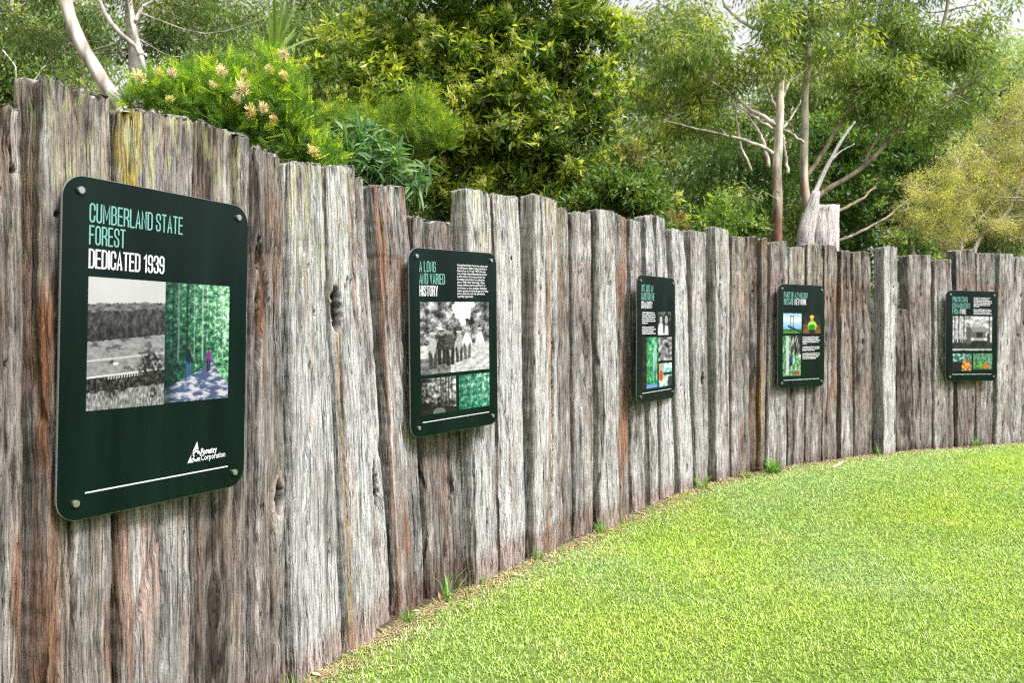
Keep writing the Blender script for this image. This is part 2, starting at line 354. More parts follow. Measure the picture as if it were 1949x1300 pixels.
# ------------------------------------------------------------------ timber fence
# arc-length left/right at the top, left/right at the foot, top height left/right, how far it stands forward
PLANKS = [
 (-.60,-.31,-.60,-.31,2.30,2.31,-.01),(-.30,-.02,-.30,-.02,2.27,2.29,.01),(-.01,.30,-.01,.30,2.33,2.30,-.02),(.31,.62,.31,.62,2.31,2.33,0),(.63,.955,.63,.965,2.28,2.24,.01),
 (0.976, 1.160, 0.983, 1.170, 2.246, 2.255, -0.02), (1.172, 1.441, 1.199, 1.445, 2.365, 2.356, 0.02), (1.460, 1.801, 1.470, 1.775, 2.327, 2.372, 0.0),
 (1.806, 2.125, 1.788, 2.10, 2.37, 2.373, 0.01), (2.14, 2.35, 2.12, 2.395, 2.343, 2.331, -0.01), (2.358, 2.634, 2.405, 2.811, 2.316, 2.353, 0.015),
 (2.655, 2.877, 2.835, 3.063, 2.354, 2.38, 0.0), (2.90, 3.082, 3.095, 3.345, 2.34, 2.359, -0.05), (3.152, 3.495, 3.387, 3.665, 2.342, 2.373, -0.035),
 (3.56, 3.961, 3.717, 4.092, 2.216, 2.206, -0.09), (3.978, 4.276, 4.070, 4.356, 2.437, 2.443, 0.02), (4.340, 4.704, 4.43, 4.771, 2.453, 2.469, -0.01),
 (4.822, 5.095, 4.809, 5.095, 2.512, 2.488, 0.02), (5.130, 5.383, 5.128, 5.442, 2.452, 2.476, -0.02), (5.413, 5.660, 5.465, 5.70, 2.451, 2.459, -0.03),
 (5.686, 5.901, 5.735, 5.966, 2.497, 2.493, 0.03), (5.942, 6.199, 6.006, 6.24, 2.504, 2.468, -0.01), (6.221, 6.428, 6.26, 6.50, 2.472, 2.463, -0.02),
 (6.446, 6.626, 6.53, 6.706, 2.519, 2.538, 0.0), (6.647, 6.835, 6.737, 6.979, 2.547, 2.528, -0.015), (6.847, 7.102, 7.0, 7.263, 2.442, 2.433, 0.01),
 (7.211, 7.528, 7.299, 7.549, 2.455, 2.452, -0.02), (7.547, 7.829, 7.574, 7.837, 2.512, 2.496, 0.02), (7.858, 8.123, 7.875, 8.14, 2.444, 2.437, -0.01),
 (8.146, 8.297, 8.163, 8.272, 2.452, 2.461, -0.03), (8.313, 8.46, 8.288, 8.40, 2.438, 2.454, -0.01), (8.489, 8.739, 8.418, 8.713, 2.412, 2.431, 0.01),
 (8.762, 9.031, 8.737, 9.009, 2.373, 2.386, -0.01), (9.062, 9.332, 9.028, 9.289, 2.422, 2.429, 0.005), (9.348, 9.586, 9.306, 9.578, 2.428, 2.426, -0.01),
 (9.607, 9.793, 9.598, 9.825, 2.375, 2.377, -0.02), (9.808, 10.098, 9.842, 10.132, 2.364, 2.375, -0.01), (10.211, 10.493, 10.202, 10.485, 2.434, 2.438, 0.06),
 (10.53, 10.745, 10.53, 10.845, 1.725, 1.701, -0.01), (10.753, 11.137, 10.864, 11.149, 2.361, 2.374, -0.03), (11.16, 11.441, 11.161, 11.466, 2.321, 2.321, 0.0),
 (11.455, 11.781, 11.490, 11.773, 2.439, 2.459, -0.01), (11.801, 12.115, 11.801, 12.060, 2.415, 2.411, -0.02), (12.131, 12.381, 12.081, 12.365, 2.409, 2.415, 0),
 (12.401, 12.667, 12.393, 12.667, 2.383, 2.388, -0.01), (12.69,12.95,12.69,12.95,2.40,2.41,.01),(12.97,13.27,12.97,13.27,2.44,2.43,-.02),(13.29,13.55,13.29,13.55,2.36,2.37,0),
 (13.57,13.86,13.57,13.86,2.41,2.42,.01),(13.88,14.15,13.88,14.15,2.45,2.44,-.01),(14.17,14.47,14.17,14.47,2.38,2.37,0),(14.49,14.8,14.49,14.8,2.42,2.43,.01)]
# look of each: tone 0 dark .. 1 pale, brown, rust, pink, lichen; extras
LOOK = {4:(.4,.3,.2,.2,.1),5:(.45,.35,.75,.6,.2),6:(.42,.3,.55,.45,.35),7:(.45,.35,.55,.75,1.0),8:(.38,.35,.25,.4,.3),9:(.40,.15,.35,.1,.1),10:(.72,.10,.05,.85,.9),11:(.66,.15,.1,.8,.3),
 12:(.62,.35,.4,.3,.1),13:(.52,.45,.75,.35,.0),14:(.30,.55,.15,.5,.1),15:(.70,.2,.0,.35,.8),16:(.78,.15,.15,.5,.35),17:(.62,.3,.2,.4,.5),18:(.42,.4,.25,.2,.3),19:(.52,.4,.3,.15,.1),
 20:(.62,.35,.15,.2,.2),21:(.48,.55,.9,.1,.1),22:(.60,.25,.1,.2,.1),23:(.72,.1,.0,.3,.0),24:(.72,.1,.0,.3,.05),25:(.80,.12,.0,.5,.05),26:(.55,.4,.15,.15,.1),27:(.58,.3,.15,.2,.35),
 28:(.50,.4,.5,.1,.25),29:(.28,.7,.5,.2,0),30:(.40,1.0,.9,.0,0),31:(.55,.3,.3,.1,.1),32:(.50,.4,.1,.2,.3),33:(.46,.45,.2,.2,.35),34:(.48,.5,.7,.2,.2),35:(.46,.5,.65,.2,.2),36:(.36,.5,.3,.2,.15),
 37:(.72,.1,.0,.1,.15),38:(.24,.65,.2,.1,.1),39:(.50,.45,.15,.25,.0),40:(.58,.35,.25,.2,.0),41:(.42,.5,.3,.3,.0),42:(.52,.4,.45,.25,.05),43:(.60,.3,.2,.3,.05),44:(.58,.35,.3,.2,0)}
# knots and holes: plank -> list of (fraction across, height, half width, half height, depth)
HOLES = {6:[(.93,1.95,.013,.028,.03)],9:[(.16,1.87,.016,.05,.05),(.2,1.60,.020,.17,.04),(.56,1.69,.008,.012,.03),(.78,.82,.022,.075,.045),(.30,.80,.006,.045,.02)],
 10:[(.36,1.94,.006,.03,.03),(.52,1.86,.006,.008,.03),(.62,1.64,.008,.01,.03),(.30,.66,.005,.005,.02)],11:[(.15,1.66,.028,.11,.05),(.5,1.78,.005,.006,.02)],
 12:[(.10,1.95,.020,.28,.06),(.14,1.52,.030,.34,.07),(.22,1.15,.018,.22,.05),(.62,.70,.022,.14,.03)],14:[(.75,.55,.012,.06,.02)],15:[(.75,1.0,.005,.04,.02),(.55,.28,.012,.09,.03)],
 16:[(.55,1.70,.007,.03,.03),(.50,1.45,.006,.02,.03),(.6,1.2,.004,.06,.02)],17:[(.75,1.1,.010,.9,.035),(.72,.3,.012,.2,.04)],18:[(.5,1.95,.009,.02,.03),(.65,2.05,.007,.06,.03),(.7,1.55,.006,.02,.02)],
 19:[(.48,2.08,.007,.015,.03),(.42,1.98,.008,.012,.03),(.7,1.6,.006,.01,.02)],20:[(.65,2.0,.008,.015,.03),(.68,1.9,.008,.015,.03)],23:[(.5,2.0,.006,.02,.02)],
 25:[(.4,1.95,.008,.012,.03),(.5,1.75,.008,.012,.03),(.62,1.42,.012,.02,.03),(.5,.2,.010,.05,.02),(.75,1.85,.006,.01,.02)],26:[(.45,1.85,.009,.013,.03),(.6,1.65,.008,.012,.03),(.55,1.55,.006,.02,.02),(.6,1.03,.03,.06,.03)],
 27:[(.35,2.0,.010,.015,.03),(.6,1.6,.010,.02,.03),(.7,1.7,.008,.02,.03),(.7,.55,.006,.01,.02)],28:[(.6,1.45,.008,.02,.02)],31:[(.6,.65,.008,.015,.03),(.7,2.0,.008,.02,.03)],
 33:[(.6,2.02,.006,.01,.02)],34:[(.3,1.95,.008,.015,.03),(.75,1.9,.006,.03,.03),(.7,1.5,.008,.02,.02)],35:[(.25,2.05,.010,.025,.03),(.6,1.95,.008,.012,.03),(.3,1.52,.008,.03,.03),(.6,1.35,.008,.02,.03)],
 36:[(.55,1.95,.010,.04,.02),(.7,1.80,.008,.02,.03),(.5,1.35,.012,.03,.03)],37:[(.72,1.98,.009,.010,.03),(.8,.35,.010,.10,.03)],39:[(.55,1.9,.006,.02,.03),(.75,1.5,.006,.02,.03),(.35,1.0,.012,.12,.02)],
 40:[(.5,1.3,.006,.015,.02)],42:[(.5,1.9,.007,.012,.03)],43:[(.3,1.4,.008,.02,.03),(.25,1.9,.008,.012,.03)],44:[(.4,1.4,.007,.02,.02),(.6,1.9,.008,.02,.02)]}
KNOT_FLOW = {9:(.78,.82,.05),26:(.6,1.03,.045),16:(.35,.35,.03),19:(.4,1.25,.03),8:(.35,.5,.03),22:(.5,.9,.02)}
SEAT = {7:1.98,8:1.99,9:1.90,13:1.96,18:2.09,19:2.08,21:2.10,22:2.07,28:2.10,31:2.12,33:2.08,34:2.08,35:2.07,36:2.05,38:None,39:2.0,41:2.15,42:2.05,43:2.05}

def plank(idx, row, parent):
    st0, st1, sb0, sb1, zl, zr, p = row
    g0 = random.Random(idx * 7 + 1); under = idx in (6, 7, 8, 13, 14, 15, 16, 23, 24, 25, 32, 33, 34, 35, 41, 42, 43)
    p = max(-.06, min(p * 1.15 + (g0.uniform(-.016, .016) if under else g0.uniform(-.032, .028)), .028 if under else .09)); p = {5: -.025, 13: -.052, 14: -.065}.get(idx, p); yaw = g0.uniform(-.022, .022) * (.5 if under else 1)
    st0 += .008; sb0 += .008; st1 -= .008; sb1 -= .008
    sd_ = 100 + idx * 13; r0 = random.Random(idx)
    y0 = float(fpos((st0 + st1) / 2)[1]); near = 0.8 < st0 < 4.8
    du = .0042 if near else (.0062 if st0 < 12.7 and st0 > 0 else .012); dz = .011 if near else (.018 if st0 > 0 and st0 < 12.7 else .04)
    w_ = st1 - st0; th = .14 if w_ > .2 else .13
    wm = max(w_, sb1 - sb0)
    nf = int(wm / du); ns = int(th / (du * 1.8)); zt = max(zl, zr)
    nz = int((zt + .25) / dz)
    # perimeter parameter: 0..1 left side (back to front), 1..2 front, 2..3 right side, 3..4 back
    per = np.concatenate([np.linspace(0, 1, ns, endpoint=False), np.linspace(1, 2, nf, endpoint=False), np.linspace(2, 3, ns, endpoint=False), np.linspace(3, 4, 5, endpoint=False)])
    K = len(per); vz = np.linspace(0, 1, nz)
    PP, VV = np.meshgrid(per, vz)
    fa = np.where(PP < 1, 0, np.where(PP < 2, PP - 1, np.where(PP < 3, 1, 4 - PP)))        # across
    fb = np.where(PP < 1, 1 - PP, np.where(PP < 2, 0, np.where(PP < 3, PP - 2, 1)))         # back
    # metric coordinate round the perimeter
    U = np.where(PP < 1, -(1 - PP) * th, np.where(PP < 2, (PP - 1) * wm, np.where(PP < 3, wm + (PP - 2) * th, wm + th + (PP - 3) * wm)))
    topn = .006 * pn(U * 70, U * 0 + .5, sd_ + 1) + .006 * pn(U * 18, U * 0 + .5, sd_ + 2) + .008 * pn(U * 4, U * 0, sd_ + 3)
    if idx in (6, 7, 8, 9, 14): topn *= 1.9
    ztop = zl + (zr - zl) * fa + topn - .006 * fb
    Z = -.25 + (ztop + .25) * VV
    hh = np.clip(Z / zt, 0, 1)
    s0 = sb0 + (st0 - sb0) * hh; s1 = sb1 + (st1 - sb1) * hh
    # long wavering of the two edges, kept small
    e0 = .009 * pn(Z * 1.5, Z * 0 + 3.3, sd_ + 5) + .004 * pn(Z * 6, Z * 0 + 3.3, sd_ + 6) + .0025 * pn(Z * 22, Z * 0 + 1.3, sd_ + 4); e1 = .009 * pn(Z * 1.5, Z * 0 + 8.3, sd_ + 7) + .004 * pn(Z * 6, Z * 0 + 2.3, sd_ + 8) + .0025 * pn(Z * 22, Z * 0 + 5.3, sd_ + 3)
    s0 = s0 + e0; s1 = s1 + e1
    sa = s0 + (s1 - s0) * fa
    # outward relief
    D = .0045 * fbm(U * 6, Z * .9, sd_ + 9, 3) + .0018 * pn(U * 45, Z * 1.6, sd_ + 10) + .0016 * pn(U * 110, Z * 3, sd_ + 12)
    gr = np.abs(pn(U * 30 + .5 * pn(U * 5, Z * 2, sd_), Z * .8, sd_ + 11)); D -= .009 * (1 - ss(0, .10, gr)) * ss(-.2, .4, pn(U * 6, Z * 1.3, sd_ + 14))
    wear = ss(.35, 0, ztop - Z); gr2 = np.abs(pn(U * 55, Z * 1.5, sd_ + 15)); D -= .012 * wear * (1 - ss(0, .2, gr2)) + .004 * wear
    low = ss(.22, 0, Z); gr3 = np.abs(pn(U * 60, Z * 2, sd_ + 16)); D -= .010 * low * (1 - ss(0, .25, gr3))
    crack = np.zeros_like(D)
    for k in range(r0.randint(3, 6)):
        uc = r0.uniform(.08, .92) * wm; za = r0.choice([r0.uniform(-.2, 1.2), zt - r0.uniform(.2, 1.2)]); zb = za + r0.uniform(.3, 1.6)
        cu = uc + .012 * pn(Z * 2.2, Z * 0 + k, sd_ + 20) + .003 * pn(Z * 14, Z * 0 + k, sd_ + 21)
        wd = r0.choice([.0024, .003, .004, .008]) * ss(0, .25, Z - za) * ss(0, .25, zb - Z) + 1e-5
        crack = np.maximum(crack, np.exp(-((U - cu) / wd) ** 2) * (wd > .001))
    D -= .026 * crack
    step = np.zeros_like(D)
    for k in range(r0.randint(1, 3)):        # split-off slabs: the face steps back along a ragged line
        uc = r0.uniform(.1, .9) * wm; sg = r0.choice([-1, 1]); za = r0.uniform(-.3, zt * .7); zb = za + r0.uniform(.5, 1.8)
        cu = uc + .018 * pn(Z * 1.4, Z * 0 + k, sd_ + 70) + .004 * pn(Z * 11, Z * 0 + k, sd_ + 71) + sg * .12 * (1 - ss(0, .5, Z - za) * ss(0, .4, zb - Z))
        step = np.maximum(step, ss(0, .005, (U - cu) * sg) * ss(.09 * r0.uniform(.5, 1.5), .02, (U - cu) * sg))
    D -= .011 * step
    if idx in SEAT and SEAT[idx]:
        zz = SEAT[idx] + .004 * pn(U * 30, U * 0, sd_); lo = ss(-.1, .35, pn(U * 5, U * 0 + 4, sd_ + 30) + .3)
        D -= .004 * np.exp(-((Z - zz) / .006) ** 2) * lo; D -= .003 * ss(zz + .005, zz - .005, Z) * ss(1.3, 1.7, Z)
    rot_shade = np.zeros_like(D); fr = (PP >= 1) & (PP < 2)
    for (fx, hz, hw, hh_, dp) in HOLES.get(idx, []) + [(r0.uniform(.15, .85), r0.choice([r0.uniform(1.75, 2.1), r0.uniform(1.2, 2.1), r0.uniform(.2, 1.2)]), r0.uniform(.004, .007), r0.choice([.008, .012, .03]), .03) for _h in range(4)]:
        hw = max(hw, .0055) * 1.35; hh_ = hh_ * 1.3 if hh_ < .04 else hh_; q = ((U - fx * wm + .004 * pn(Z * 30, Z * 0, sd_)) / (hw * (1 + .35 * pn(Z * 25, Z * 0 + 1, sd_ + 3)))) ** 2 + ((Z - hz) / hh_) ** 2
        hm = ss(1.2, .75, q) * fr; D -= dp * hm; rot_shade = np.maximum(rot_shade, hm)
    ku = U.copy()
    if idx in KNOT_FLOW:
        kx, kz, kr = KNOT_FLOW[idx]; a = U - kx * wm; b = (Z - kz) / 2.6
        ku = kx * wm + a * (1 - np.minimum(.93, kr * kr / (a * a + b * b + 1e-6)))
        D += .010 * np.exp(-(a * a + b * b) / (kr * kr * 2.2)) * fr
        D -= .003 * np.abs(np.sin(np.sqrt(a * a + b * b) * 260)) * np.exp(-(a * a + b * b) / (kr * kr * 3)) * fr
    # rounded corners: pull both corners in
    rc = .013 + .009 * pn(Z * 3, Z * 0, sd_ + 25)
    cl = np.minimum(np.abs(PP - 1) * np.where(PP < 1, th, wm), 1); cr_ = np.minimum(np.abs(PP - 2) * np.where(PP < 2, wm, th), 1)
    def corner(c): t = np.clip(1 - c / rc, 0, 1); return rc * .40 * t * t
    inset_l, inset_r = corner(cl), corner(cr_)
    ca = inset_l - inset_r; cb = inset_l + inset_r
    onf = np.where(fr, 1.0, 0.0); onl = np.where(PP < 1, 1.0, 0.0); onr = np.where((PP >= 2) & (PP < 3), 1.0, 0.0)
    # smooth normals at the corners
    wl = np.where(PP < 1, .5 + .5 * np.clip(cl / .01, 0, 1), np.where(fr, .5 - .5 * np.clip(cl / .01, 0, 1), 0)); wr = np.where(onr > 0, .5 + .5 * np.clip(cr_ / .01, 0, 1), np.where(fr, .5 - .5 * np.clip(cr_ / .01, 0, 1), 0))
    wf = np.clip(1 - wl - wr, 0, 1) * (PP < 3) 
    wf = np.where(fr | (PP < 1) | (onr > 0), np.sqrt(np.clip(1 - (wl + wr) ** 2, 0, 1)), 0)
    wf = np.where((PP < 1) & (cl > .01), 0, wf); wf = np.where((onr > 0) & (cr_ > .01), 0, wf)
    sa2 = sa + ca - wl * D + wr * D
    back = -p + yaw * (fa - .5) * 2 + .012 * fbm(Z * .8, Z * 0, sd_ + 60, 2) + fb * th + cb - wf * D
    X, Y = fpos(sa2, back)
    # ---------------- colour
    tone, brown, rust, pink, lich = LOOK.get(idx, (.5, .35, .2, .2, .1)); tone = .5 + (tone - .5) * 1.35 + (.09 if 9 < idx < 28 else .02); brown = brown * .9 + (.45 if idx in (5, 6, 8, 9) else 0) + (.2 if idx > 27 else 0)
    pale = np.array([.48, .470, .482]); grey = np.array([.212, .194, .190]); dark = np.array([.036, .028, .024])
    n1 = fbm(ku * 11, Z * .9, sd_ + 40, 4); n2 = fbm(ku * 60, Z * 2.0, sd_ + 41, 3); n3 = fbm(ku * 5, Z * 1.6, sd_ + 42, 3); n4 = fbm(ku * 22, Z * 9, sd_ + 50, 4)
    tt = tone + .34 * n1 + .20 * n2 + .40 * n3 + .34 * n4 - .22 * step
    c = mix(mix(dark, grey, ss(-.05, .42, tt)), pale, ss(.38, .95, tt))
    bm = np.clip(brown * (.30 + .9 * fbm(ku * 9, Z * 1.0, sd_ + 43, 3)) , 0, 1)
    c = mix(c, c * np.array([1.10, .84, .62]), bm * 1.1)
    c = mix(c, np.array([.25, .115, .06]), np.clip(rust * 1.15 * ss(.18, .5, fbm(ku * 8, Z * .8, sd_ + 44, 4) + .10 * (rust > .5)), 0, .85))
    c = mix(c, np.array([.42, .26, .215]), np.clip(pink * .75 * ss(.14, .5, fbm(ku * 13, Z * .8, sd_ + 45, 4)), 0, .6))
    if idx in SEAT and SEAT[idx]:
        k = ss(SEAT[idx] + .01, SEAT[idx] - .01, Z) * ss(1.45, 1.85, Z); c = mix(c, np.array([.24, .11, .055]), k * np.clip(.06 + .8 * rust * (.5 + fbm(ku * 20, Z * 2, sd_ + 46, 2)), 0, .85))
    if idx == 30: c = mix(c, np.array([.40, .22, .09]), ss(-.1, .3, n1) * .75)
    if idx in (13, 16): c = mix(c, np.array([.29, .14, .085]), ss(.024, .0, np.abs(U + (.002 if idx == 13 else .01))) * .8)
    if idx == 17: c = mix(c, np.array([.34, .20, .09]), ss(.022, .006, np.abs(U - .62 * wm + .01 * pn(Z * 2, Z * 0, 3))) * .75)
    if idx == 11: c = mix(c, np.array([.33, .23, .12]), ss(.035, .01, np.abs(U - .12 * wm)) * ss(1.65, 1.5, Z) * .7)
    if idx in (5, 6): c = mix(c, np.array([.20, .075, .025]), ss(.05, .01, np.abs(U - (.3 if idx == 5 else -.03) * wm - .02 * pn(Z * 2, Z * 0, 5))) * ss(1.80, 1.6, Z) * ss(1.0, 1.25, Z) * .85)
    if idx == 9: c = mix(c, np.array([.22, .095, .045]), ss(.030, .0, np.abs(U - .35 * wm)) * ss(1.8, 1.7, Z) * ss(1.2, 1.4, Z) * .7)
    # lichen bands at the top
    lm = lich * ss(.75, .0, ztop - Z) * ss(.0, .35, fbm(ku * 20, Z * 3.0, sd_ + 47, 4) + .12)
    c = mix(c, np.array([.50, .47, .27]), np.clip(lm * .75, 0, .8))
    lm2 = (lich > .2) * ss(1.3, .6, ztop - Z) * ss(.28, .45, fbm(U * 25, Z * 9, sd_ + 48, 3) + .12 * ss(1.0, .3, ztop - Z)); c = mix(c, np.array([.38, .40, .16]), lm2 * .35)
    if idx == 7: c = mix(c, np.array([.36, .27, .05]), ss(.09, .03, np.abs(U - .03)) * ss(.75, .2, ztop - Z) * ss(-.3, .15, fbm(U * 20, Z * 6, 4, 3)) * .85)
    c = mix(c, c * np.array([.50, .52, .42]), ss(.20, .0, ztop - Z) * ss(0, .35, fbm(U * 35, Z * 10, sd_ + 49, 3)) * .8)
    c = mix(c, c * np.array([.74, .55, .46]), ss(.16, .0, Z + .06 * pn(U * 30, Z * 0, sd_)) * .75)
    c = mix(c, np.array([.009, .006, .004]), np.clip(crack * .85, 0, 1)); c = mix(c, mix(np.array([.006, .004, .003]), np.array([.032, .017, .009]), ss(.05, .5, fbm(U * 60, Z * 14, sd_ + 80, 3))), rot_shade)  # depth shade painted in: cracks near-black, holes near-black to rotted brown
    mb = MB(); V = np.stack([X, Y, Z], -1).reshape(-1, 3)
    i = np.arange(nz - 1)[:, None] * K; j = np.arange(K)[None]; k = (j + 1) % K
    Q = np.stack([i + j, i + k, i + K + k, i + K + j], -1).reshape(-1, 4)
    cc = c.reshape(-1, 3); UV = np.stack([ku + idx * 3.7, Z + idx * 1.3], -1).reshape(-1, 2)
    # rough sawn top: rings closing to the middle
    top = V[-K:].copy(); ctr = top.mean(0); base = (nz - 1) * K; n0 = len(V); extra = []; uve = []; fac = (.93, .6, .25)
    for q, f in enumerate(fac):
        ring = ctr + (top - ctr) * f; ring[:, 2] = top[:, 2] * f + ctr[2] * (1 - f) + .006 + .006 * pn(ring[:, 0] * 60, ring[:, 1] * 60, sd_ + q)
        extra.append(ring); uve.append(np.stack([ring[:, 0] * .5, ring[:, 1] * .5], 1))
    extra.append(ctr[None] + [0, 0, .008]); uve.append(np.zeros((1, 2)))
    jj = np.arange(K); kk = (jj + 1) % K; prev = base
    for q in range(3):
        cur = n0 + q * K; Q = np.concatenate([Q, np.stack([prev + jj, prev + kk, cur + kk, cur + jj], 1)]); prev = cur
    T = np.stack([prev + jj, prev + kk, np.full(K, n0 + 3 * K)], 1)
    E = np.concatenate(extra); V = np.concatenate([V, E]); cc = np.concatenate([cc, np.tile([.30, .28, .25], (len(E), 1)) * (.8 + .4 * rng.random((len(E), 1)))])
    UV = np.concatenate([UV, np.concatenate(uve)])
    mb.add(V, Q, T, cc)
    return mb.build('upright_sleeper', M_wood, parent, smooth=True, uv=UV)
fence = empty('timber_fence', (0, 0, 0), 'tall curving fence of upright weathered grey timber sleepers around the lawn', 'fence')
PL_LABEL = {30: 'narrow crumbling orange-brown sleeper', 37: 'pale squared sleeper standing forward beside a gap', 38: 'short dark broken sleeper', 14: 'short dark sleeper with ragged top behind second sign',
            12: 'leaning split sleeper with dark rotten hollow', 9: 'sleeper with big swirling knot', 7: 'sleeper with mossy yellow left face', 17: 'split sleeper with ochre crack', 13: 'sleeper with orange streaked left side', 25: 'pale sleeper with black bolt holes'}
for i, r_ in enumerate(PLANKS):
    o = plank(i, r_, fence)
    if i in PL_LABEL: o['label'] = PL_LABEL[i]


# ------------------------------------------------------------------ signs
def arc(cx, cy, rx, ry, a0, a1, n=6):
    return [(cx + rx * math.cos(R(a0 + (a1 - a0) * i / n)), cy + ry * math.sin(R(a0 + (a1 - a0) * i / n))) for i in range(n + 1)]
_r = .5; _v = .16        # narrow capitals: width 1 (x 0..1), height 1; round ends of radius _r in x, _v in y
GL = {
 'A': [[(0, 0), (.5, 1), (1, 0)], [(.17, .28), (.83, .28)]],
 'B': [[(0, .55), (0, 1), (.5, 1)] + arc(.5, .86, .45, .14, 90, 0) + arc(.5, .68, .45, .13, 0, -90)[0:] + [(0, .55), (.5, .55)] + arc(.5, .41, .5, .14, 90, 0) + arc(.5, .14, .5, .14, 0, -90) + [(0, 0), (0, .55)]],
 'C': [[(1, .68)] + arc(.5, 1 - _v, _r, _v, 0, 180) + arc(.5, _v, _r, _v, 180, 360) + [(1, .32)]],
 'D': [[(0, 0), (0, 1), (.45, 1)] + arc(.45, 1 - _v, .55, _v, 90, 0) + arc(.45, _v, .55, _v, 0, -90) + [(0, 0)]],
 'E': [[(.9, 1), (0, 1), (0, 0), (.9, 0)], [(0.1, .52), (.8, .52)]],
 'F': [[(.9, 1), (0, 1), (0, 0)], [(0.1, .52), (.8, .52)]],
 'G': [[(1, .70)] + arc(.5, 1 - _v, _r, _v, 0, 180) + arc(.5, _v, _r, _v, 180, 360) + [(1, .48), (.55, .48)]],
 'H': [[(0, 0), (0, 1)], [(1, 0), (1, 1)], [(.1, .52), (.9, .52)]],
 'I': [[(0, 0), (0, 1)]],
 'J': [[(1, 1)] + arc(.5, _v, _r, _v, 0, -180)],
 'K': [[(0, 0), (0, 1)], [(1, 1), (.08, .45)], [(.3, .62), (1, 0)]],
 'L': [[(0, 1), (0, 0), (.85, 0)]],
 'M': [[(0, 0), (0, 1), (.7, .25), (1.4, 1), (1.4, 0)]],
 'N': [[(0, 0), (0, 1), (1, 0), (1, 1)]],
 'O': [arc(.5, 1 - _v, _r, _v, 0, 180) + arc(.5, _v, _r, _v, 180, 360) + [(1, 1 - _v)]],
 'P': [[(0, 0), (0, 1), (.5, 1)] + arc(.5, 1 - _v, .5, _v, 90, 0) + arc(.5, .46 + _v, .5, _v, 0, -90) + [(.1, .46)]],
 'R': [[(0, 0), (0, 1), (.5, 1)] + arc(.5, 1 - _v, .5, _v, 90, 0) + arc(.5, .50 + _v, .5, _v, 0, -90) + [(.1, .50)], [(.5, .5), (1, .34), (1, 0)]],
 'S': [[(1, .70)] + arc(.5, 1 - _v, _r, _v, 0, 180) + [(0, .72), (.12, .60), (.88, .42), (1, .28)] + arc(.5, _v, _r, _v, 0, -180) + [(0, .30)]],
 'T': [[(0, 1), (1, 1)], [(.5, .95), (.5, 0)]],
 'U': [[(0, 1)] + arc(.5, _v, _r, _v, 180, 360) + [(1, 1)]],
 'V': [[(0, 1), (.5, 0), (1, 1)]],
 'W': [[(0, 1), (.35, 0), (.75, .9), (1.15, 0), (1.5, 1)]],
 'Y': [[(0, 1), (.5, .45), (1, 1)], [(.5, .45), (.5, 0)]],
 'X': [[(0, 0), (1, 1)], [(0, 1), (1, 0)]],
 '1': [[(.05, .80), (.5, .98), (.5, 0)]],
 '2': [[(0, .70)] + arc(.5, 1 - _v, _r, _v, 180, 0) + [(1, .68), (0, .1), (0, 0), (1, 0)]],
 '3': [[(0, .74)] + arc(.5, 1 - _v, _r, _v, 180, 0) + arc(.5, .54 + _v, _r, _v, 0, -90) + [(.35, .54), (.5, .54)] + arc(.5, .54 - _v, _r, _v, 90, 0) + arc(.5, _v, _r, _v, 0, -180) + [(0, .26)]],
 '9': [[(0, .24)] + arc(.5, _v, _r, _v, 180, 360) + [(1, .8)] + arc(.5, 1 - _v, _r, _v, 0, 180) + arc(.5, .46 + _v, _r, _v, 180, 360) + [(1, .6)]],
}
WID = {'M': 1.4, 'W': 1.5, 'I': 0.0, '1': .6, 'E': .9, 'F': .9, 'L': .85}
def heading(mb, text, u, v, h=.063, gw=.0150, sw=.0062, y0=.0045, gap=.0082, width=None):
    """narrow drawn capitals: top-left corner (u, v) on the sign, in metres"""
    def adv(ch): return .010 if ch == ' ' else WID.get(ch, 1) * gw + gap
    tot = sum(adv(c) for c in text) - gap; f = 1 if width is None else (width - sw) / tot
    gw_, gp = gw * f, gap * f; x = u + sw / 2; k = 0
    for ch in text:
        if ch == ' ': x += .010 * f; continue
        for pl in GL[ch]:
            P = [(x + a * gw_, v - h + sw / 2 + b * (h - sw)) for a, b in pl]
            Q = [P[0]]
            for q in P[1:]:
                if math.dist(q, Q[-1]) > 1e-4: Q.append(q)
            P = np.array(Q); n = len(P); closed = math.dist(P[0], P[-1]) < 1e-4 and n > 2
            if closed: P = P[:-1]; n -= 1
            L_, R_ = [], []
            for i in range(n):
                a = P[(i - 1) % n] if (i > 0 or closed) else None; b = P[(i + 1) % n] if (i < n - 1 or closed) else None
                d0 = (P[i] - a) / np.linalg.norm(P[i] - a) if a is not None else None; d1 = (b - P[i]) / np.linalg.norm(b - P[i]) if b is not None else None
                if d0 is None: d0 = d1
                if d1 is None: d1 = d0
                n0 = np.array([-d0[1], d0[0]]); n1 = np.array([-d1[1], d1[0]]); m = n0 + n1; l = np.linalg.norm(m); m = n0 if l < .2 else m / l
                s_ = sw / 2 / max(.45, float(m @ n0)); L_.append(P[i] + m * s_); R_.append(P[i] - m * s_)
                # square ends reach half a stroke further
                if not closed and i == 0: L_[-1] = L_[-1] - d1 * sw * .45; R_[-1] = R_[-1] - d1 * sw * .45
                if not closed and i == n - 1: L_[-1] = L_[-1] + d0 * sw * .45; R_[-1] = R_[-1] + d0 * sw * .45
            yy = -y0 - .00004 * k; k += 1
            V = [(q[0], yy, q[1]) for q in L_] + [(q[0], yy, q[1]) for q in R_]
            mb.add(V, [(i, (i + 1) % n, n + (i + 1) % n, n + i) for i in range(n if closed else n - 1)])
        x += WID.get(ch, 1) * gw_ + gp
